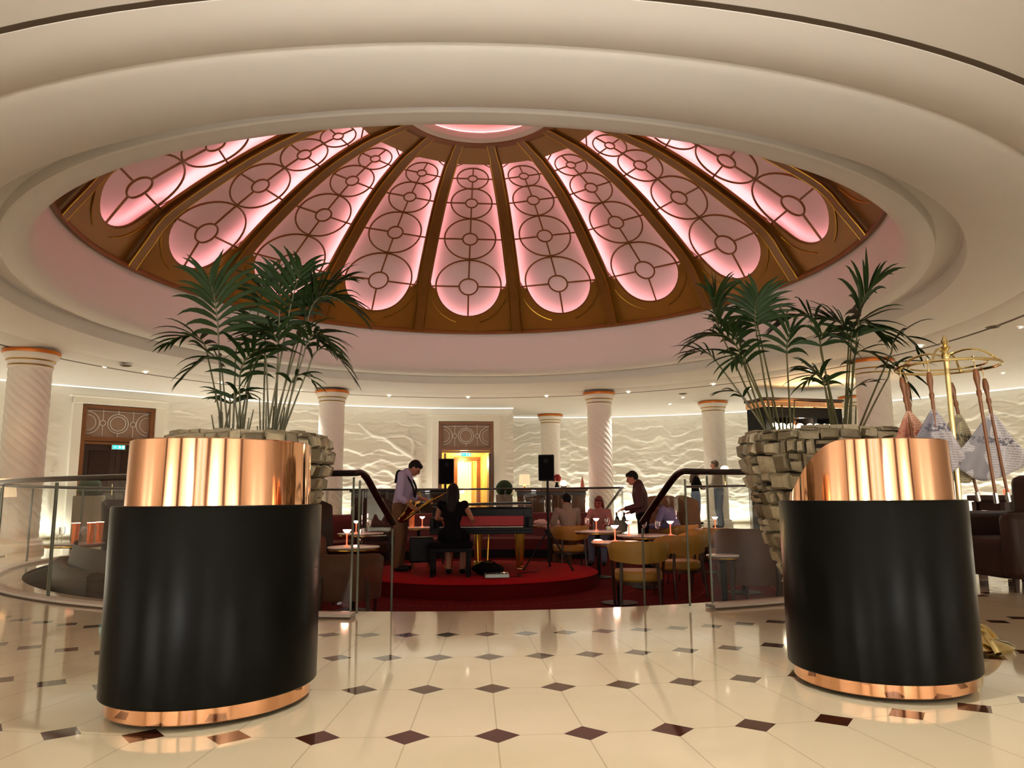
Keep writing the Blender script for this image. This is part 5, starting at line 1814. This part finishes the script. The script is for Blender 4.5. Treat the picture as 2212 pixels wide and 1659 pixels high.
def person(label, loc, rz, J, top, legs, shoes, skin='skin', hair='hair', hairlen='short', female=False, sleeves='long', dress=False, collar=None, extra=None):
    """J: joints in local metres, facing +y: head, headdir, neck, chest, waist, hip, sh(l, r), el, wr, hipj, kn, an, toe"""
    t = thing('person', label, 'person', loc, rz)
    g = lambda k: Vector(J[k])
    body = MB()
    sw = .9 if female else 1.0
    # torso, head, limbs
    def torso(mb, e):
        limb(mb, [J['hip'], J['waist'], J['chest'], J['neckb']], [.125 + e, .118 * sw + e, .128 * sw + e, .085 + e], 16)
        for s in 'LR':
            limb(mb, [J['chest'], J['sh' + s]], [.105 * sw + e, .066 * sw + e]); limb(mb, [J['hip'], J['hj' + s]], [.115 + e, .095 + e])
            limb(mb, [g('waist').lerp(g('sh' + s), .10), g('chest').lerp(g('sh' + s), .45)], [.105 * sw + e, .095 * sw + e])
    torso(body, -.012)
    hd = g('head'); hf = Vector(J['headdir']).normalized()
    up = (hd - g('neckb')); up = (up - hf * up.dot(hf)).normalized(); rt = hf.cross(up).normalized()
    hm = Matrix((rt, hf, up)).transposed()
    limb(body, [J['neckb'], tuple(hd - up * .07 - hf * .02)], [.058, .052])
    body.ball(hd, (.074, .093, .108), 20, 14, hm)
    body.ball(hd + hf * .045 - up * .06, (.050, .048, .052), 14, 10, hm)           # jaw
    body.tube([hd + hf * .088 + up * .018, hd + hf * .108 - up * .022, hd + hf * .094 - up * .034], [.010, .016, .012], 8)   # nose
    body.ball(hd + hf * .088 - up * .062, (.024, .010, .009), 10, 6, hm)           # mouth
    for s in (-1, 1): body.ball(hd + rt * s * .076 - hf * .005 - up * .004, (.010, .020, .030), 10, 8, hm)
    for s, sg in (('L', -1), ('R', 1)):
        limb(body, [J['sh' + s], J['el' + s], J['wr' + s]], [.050 * sw, .040 * sw, .028 * sw])
        d = (g('wr' + s) - g('el' + s)).normalized()
        hand(body, g('wr' + s) , J.get('hd' + s, d), J.get('pn' + s, (0, 0, -1)), .92 if female else 1.0, .6, sg)
        limb(body, [J['hj' + s], J['kn' + s], J['an' + s]], [.088, .058, .040])
        limb(body, [tuple(g('an' + s) - Vector((0, 0, .03))), J['to' + s]], [.038, .026])
    union(body, .0095, 3, 'body', M[skin], t)
    # clothing
    sh = MB(); torso(sh, .004)
    for s in 'LR':
        e = g('el' + s); wq = g('wr' + s)
        if sleeves == 'long': limb(sh, [J['sh' + s], J['el' + s], tuple(e.lerp(wq, .93))], [.066 * sw, .055 * sw, .041 * sw])
        elif sleeves == 'rolled': limb(sh, [J['sh' + s], J['el' + s], tuple(e.lerp(wq, .35))], [.066 * sw, .056 * sw, .050 * sw])
        elif sleeves == 'short': limb(sh, [J['sh' + s], tuple(g('sh' + s).lerp(e, .65))], [.066 * sw, .060 * sw])
        if dress: limb(sh, [J['hj' + s], tuple(g('hj' + s).lerp(g('kn' + s), .9))], [.120, .10])
    if dress: limb(sh, [J['hip'], tuple((g('knL') + g('knR')) / 2)], [.14, .13])
    to = union(sh, .011, 4, 'dress' if dress else ('jacket' if collar else 'shirt'), M[top], t)
    if collar:
        cm = MB(); limb(cm, [tuple(g('neckb') - up * .03 + hf * .02), tuple(g('neckb') + up * .02 + hf * .015)], [.072, .062]); union(cm, .009, 2, 'shirt_collar', M[collar], t)
    if not dress:
        tr = MB()
        limb(tr, [tuple(g('hip') + (g('waist') - g('hip')) * .25), J['hip']], [.128, .134], 16)
        for s in 'LR':
            limb(tr, [J['hip'], J['hjL' if s == 'L' else 'hjR']], [.13, .108])
            limb(tr, [J['hj' + s], J['kn' + s], J['an' + s]], [.108, .076, .058])
        union(tr, .011, 3, 'trousers', M[legs], t)
    for s in 'LR':
        so = MB(); limb(so, [tuple(g('an' + s) - Vector((0, 0, .035))), J['to' + s]], [.046, .036]); union(so, .010, 2, 'shoe', M[shoes], t)
    # hair
    hr = MB()
    hr.ball(hd + up * .022 - hf * .022, (.083, .094, .104), 18, 12, hm)
    if hairlen == 'short':
        hr.ball(hd + up * .075 + hf * .03, (.064, .060, .042), 14, 8, hm)
    else:
        hr.ball(hd + up * .065 + hf * .03, (.070, .066, .046), 14, 8, hm)
        bk = g('neckb') - hf * .06
        low = g('chest') - Vector(J.get('fwd', (0, 1, 0))) * .12
        limb(hr, [tuple(hd - hf * .05), tuple(bk - hf * .01), tuple(low + Vector((0, 0, .02)))], [.088, .085, .055])
        for s in (-1, 1): limb(hr, [tuple(hd + rt * s * .055 + up * .02), tuple(hd + rt * s * .07 - up * .10 - hf * .02)], [.035, .030])
    union(hr, .009, 2, 'hair', M[hair], t)
    for s in (-1, 1):
        ey = MB(); ey.ball(hd + hf * .083 + rt * s * .030 + up * .004, .011, 10, 6); ey.build('eye', M['eye'], t)
    return t


def stand(h=1.72, lean=.0, head=(0, .06), hdz=0.0, hw=.095, step=.0):
    k = h / 1.75
    def z(v): return v * k
    J = dict(hip=(0, 0, z(.97)), waist=(0, lean * .35, z(1.12)), chest=(0, lean * .75, z(1.33)), neckb=(0, lean * 1.05, z(1.50)),
             head=(0, lean * 1.05 + head[1], z(1.63) + hdz), headdir=(0, 1, -.1), fwd=(0, 1, 0))
    for s, g in (('L', -1), ('R', 1)):
        J['sh' + s] = (g * .185 * k, lean * .95, z(1.44)); J['el' + s] = (g * .235 * k, lean * .9 + .02, z(1.14)); J['wr' + s] = (g * .22 * k, lean * .9 + .12, z(.90))
        J['hj' + s] = (g * hw, 0, z(.92)); J['kn' + s] = (g * (hw + .005), .02 + g * step, z(.50)); J['an' + s] = (g * (hw + .01), -.02 + g * step, z(.085)); J['to' + s] = (g * (hw + .03), .14 + g * step, .040)
    return J


def sit(seat=.46, lean=.05, h=1.72):
    k = h / 1.75
    J = dict(hip=(0, 0, seat + .10), waist=(0, lean * .4, seat + .27), chest=(0, lean * .8, seat + .47 * k), neckb=(0, lean * 1.2, seat + .64 * k),
             head=(0, lean * 1.2 + .05, seat + .775 * k), headdir=(0, 1, -.15), fwd=(0, 1, 0))
    for s, g in (('L', -1), ('R', 1)):
        J['sh' + s] = (g * .185 * k, lean * 1.05, seat + .58 * k); J['el' + s] = (g * .24, lean + .10, seat + .30); J['wr' + s] = (g * .16, lean + .34, seat + .30)
        J['hj' + s] = (g * .095, .04, seat + .09); J['kn' + s] = (g * .12, .44, seat + .07); J['an' + s] = (g * .12, .44, .085); J['to' + s] = (g * .13, .60, .040)
    return J


# saxophonist: stands side on, head bowed over the instrument
J = stand(1.74, .06)
J.update(head=(0, .215, 1.545), headdir=(0, .72, -.70), neckb=(0, .10, 1.46), chest=(0, .06, 1.29),
         elL=(-.22, .14, 1.10), wrL=(-.04, .40, 1.06), elR=(.26, .04, 1.10), wrR=(.19, .24, .96), hdL=(.6, .7, -.2), hdR=(-.45, .7, -.35), pnL=(.2, 0, -1), pnR=(-.3, 0, -1))
sx = person('man in a pale lavender shirt bowing his head over a saxophone on the stage', (-1.72, 11.66, STAGE_Z), R(-94), J, 'shirt_lav', 'khaki', 'matte_black', sleeves='rolled')
hm = MB()
for s in (-1, 1):
    hm.tube(catmull([(s * .05, -.075, 1.32), (s * .10, -.02, 1.50), (s * .13, .12, 1.42), (s * .11, .215, 1.25), (.02, .225, 1.10)], 6), .011, 6, flat=1.6)
hm.build('harness', M['matte_black'], sx, weld=False)
# saxophone hanging from the harness
t = thing('saxophone', 'brass saxophone held low across the body of the man in lavender', 'saxophone', (-1.72, 11.66, STAGE_Z), R(-94))
mb = MB(); body_pts = catmull([(.06, .66, 1.13), (.07, .52, 1.06), (.08, .36, .96), (.10, .20, .84), (.13, .10, .765), (.19, .05, .75), (.25, .08, .80), (.28, .16, .88)], 6)
n = len(body_pts); mb.tube(body_pts, [.011 + .030 * (i / n) for i in range(n)], 14); mb.build('body_tube', M['saxbrass'], t, sharp=60)
mb = MB(); mb.tube([(.28, .155, .875), (.295, .19, .92), (.31, .235, .965)], [.042, .054, .080], 18); mb.build('bell', M['saxbrass'], t, sharp=60)
mb = MB(); mb.tube(catmull([(.06, .655, 1.128), (.05, .71, 1.165), (.03, .75, 1.16), (.01, .79, 1.125)], 5), [.010] * 12 + [.012] * 4, 10); mb.build('neck_pipe', M['saxbrass'], t)
mb = MB()
for i in range(9):
    p = body_pts[6 + i * 3]; mb.ball((p.x + .025 + .001 * i, p.y - .012, p.z + .02), (.016, .016, .010), 10, 6)
mb.tube([(.10, .50, 1.07), (.115, .34, .97), (.14, .18, .85)], .005, 5)
mb.build('keys', M['gilt'], t, weld=False)

# pianist
J = sit(.46, .05, 1.60)
J.update(elL=(-.24, .14, .80), wrL=(-.20, .36, .78), elR=(.26, .14, .80), wrR=(.24, .36, .78), hdL=(0, 1, -.2), hdR=(0, 1, -.2), headdir=(0, .95, -.35))
for s, g in (('L', -1), ('R', 1)): J['kn' + s] = (g * .12, .40, .50); J['an' + s] = (g * .10, .34, .085); J['to' + s] = (g * .10, .50, .040)
person('long haired woman in a black dress playing the piano, seen from behind', (-.86, 10.80, STAGE_Z), R(-4), J, 'blackcloth', 'blackcloth', 'matte_black', female=True, hairlen='long', sleeves='none', dress=True)

# waiter
J = stand(1.74, .07)
J.update(head=(0, .17, 1.60), headdir=(0, .90, -.42), elL=(-.26, .05, 1.14), wrL=(-.14, .30, 1.08), elR=(.26, .0, 1.12), wrR=(.20, .22, 1.02), hdL=(.1, 1, -.2), hdR=(0, 1, -.3))
person('waiter in a burgundy jacket with a white collar leaning towards the wine cooler', (2.22, 13.0, WELL_Z), R(80), J, 'burgundy', 'blackcloth', 'matte_black', collar='shirt_white')

J = sit(.46, .10, 1.74); J.update(headdir=(-.3, .95, -.25), wrL=(-.30, .40, .74), elL=(-.30, .16, .70))
person('seated man in a grey short sleeved shirt seen from behind at the linen table', (1.00, 13.62, WELL_Z), R(14), J, 'shirt_grey', 'khaki', 'matte_black', sleeves='short')
J = sit(.46, .10, 1.62); J.update(headdir=(.2, .95, -.3))
person('seated guest in a pink top with reddish hair facing the lounge from the red sofa', (1.72, 15.05, WELL_Z), R(165), J, 'shirt_pink', 'denim', 'matte_black', skin='skin_red', hair='hair_red', hairlen='long', female=True)
J = sit(.46, .22, 1.70); J.update(head=(0, .42, 1.10), headdir=(0, .75, -.65), neckb=(0, .30, 1.03))
person('guest in a blue shirt bending forward in a chair behind the stair handrail', (2.95, 13.6, WELL_Z), R(55), J, 'shirt_blue', 'denim', 'matte_black', hair='hair_brown')
J = stand(1.62, .0); J.update(elR=(.22, .10, 1.06), wrR=(.12, .30, 1.04))
person('woman in a dark jacket standing by the lit relief wall, facing the man in grey', (5.38, 22.4, 0), R(-80), J, 'blackcloth', 'denim', 'matte_black', female=True, hair='hair_brown', hairlen='long')
J = stand(1.76, .02); J.update(elL=(-.24, .08, 1.12), wrL=(-.14, .28, 1.06))
person('man in a loose grey shirt standing at the bar counter', (5.42, 20.0, 0), R(60), J, 'shirt_grey', 'denim', 'matte_black', hair='hair_brown')
# ------------------------------------------------------------------ world, exposure
w = bpy.data.worlds.new('world'); w.use_nodes = True; scene.world = w
w.node_tree.nodes['Background'].inputs[0].default_value = (.02, .015, .012, 1)
w.node_tree.nodes['Background'].inputs[1].default_value = .3
scene.view_settings.view_transform = 'Standard'
scene.view_settings.look = 'None'
scene.view_settings.exposure = 0.55
cy = scene.cycles
cy.use_adaptive_sampling = True; cy.adaptive_threshold = .02
cy.max_bounces = 8; cy.diffuse_bounces = 4; cy.glossy_bounces = 4; cy.transmission_bounces = 4; cy.transparent_max_bounces = 14
cy.sample_clamp_indirect = 6.0
cy.caustics_reflective = False; cy.caustics_refractive = False
cy.use_denoising = True
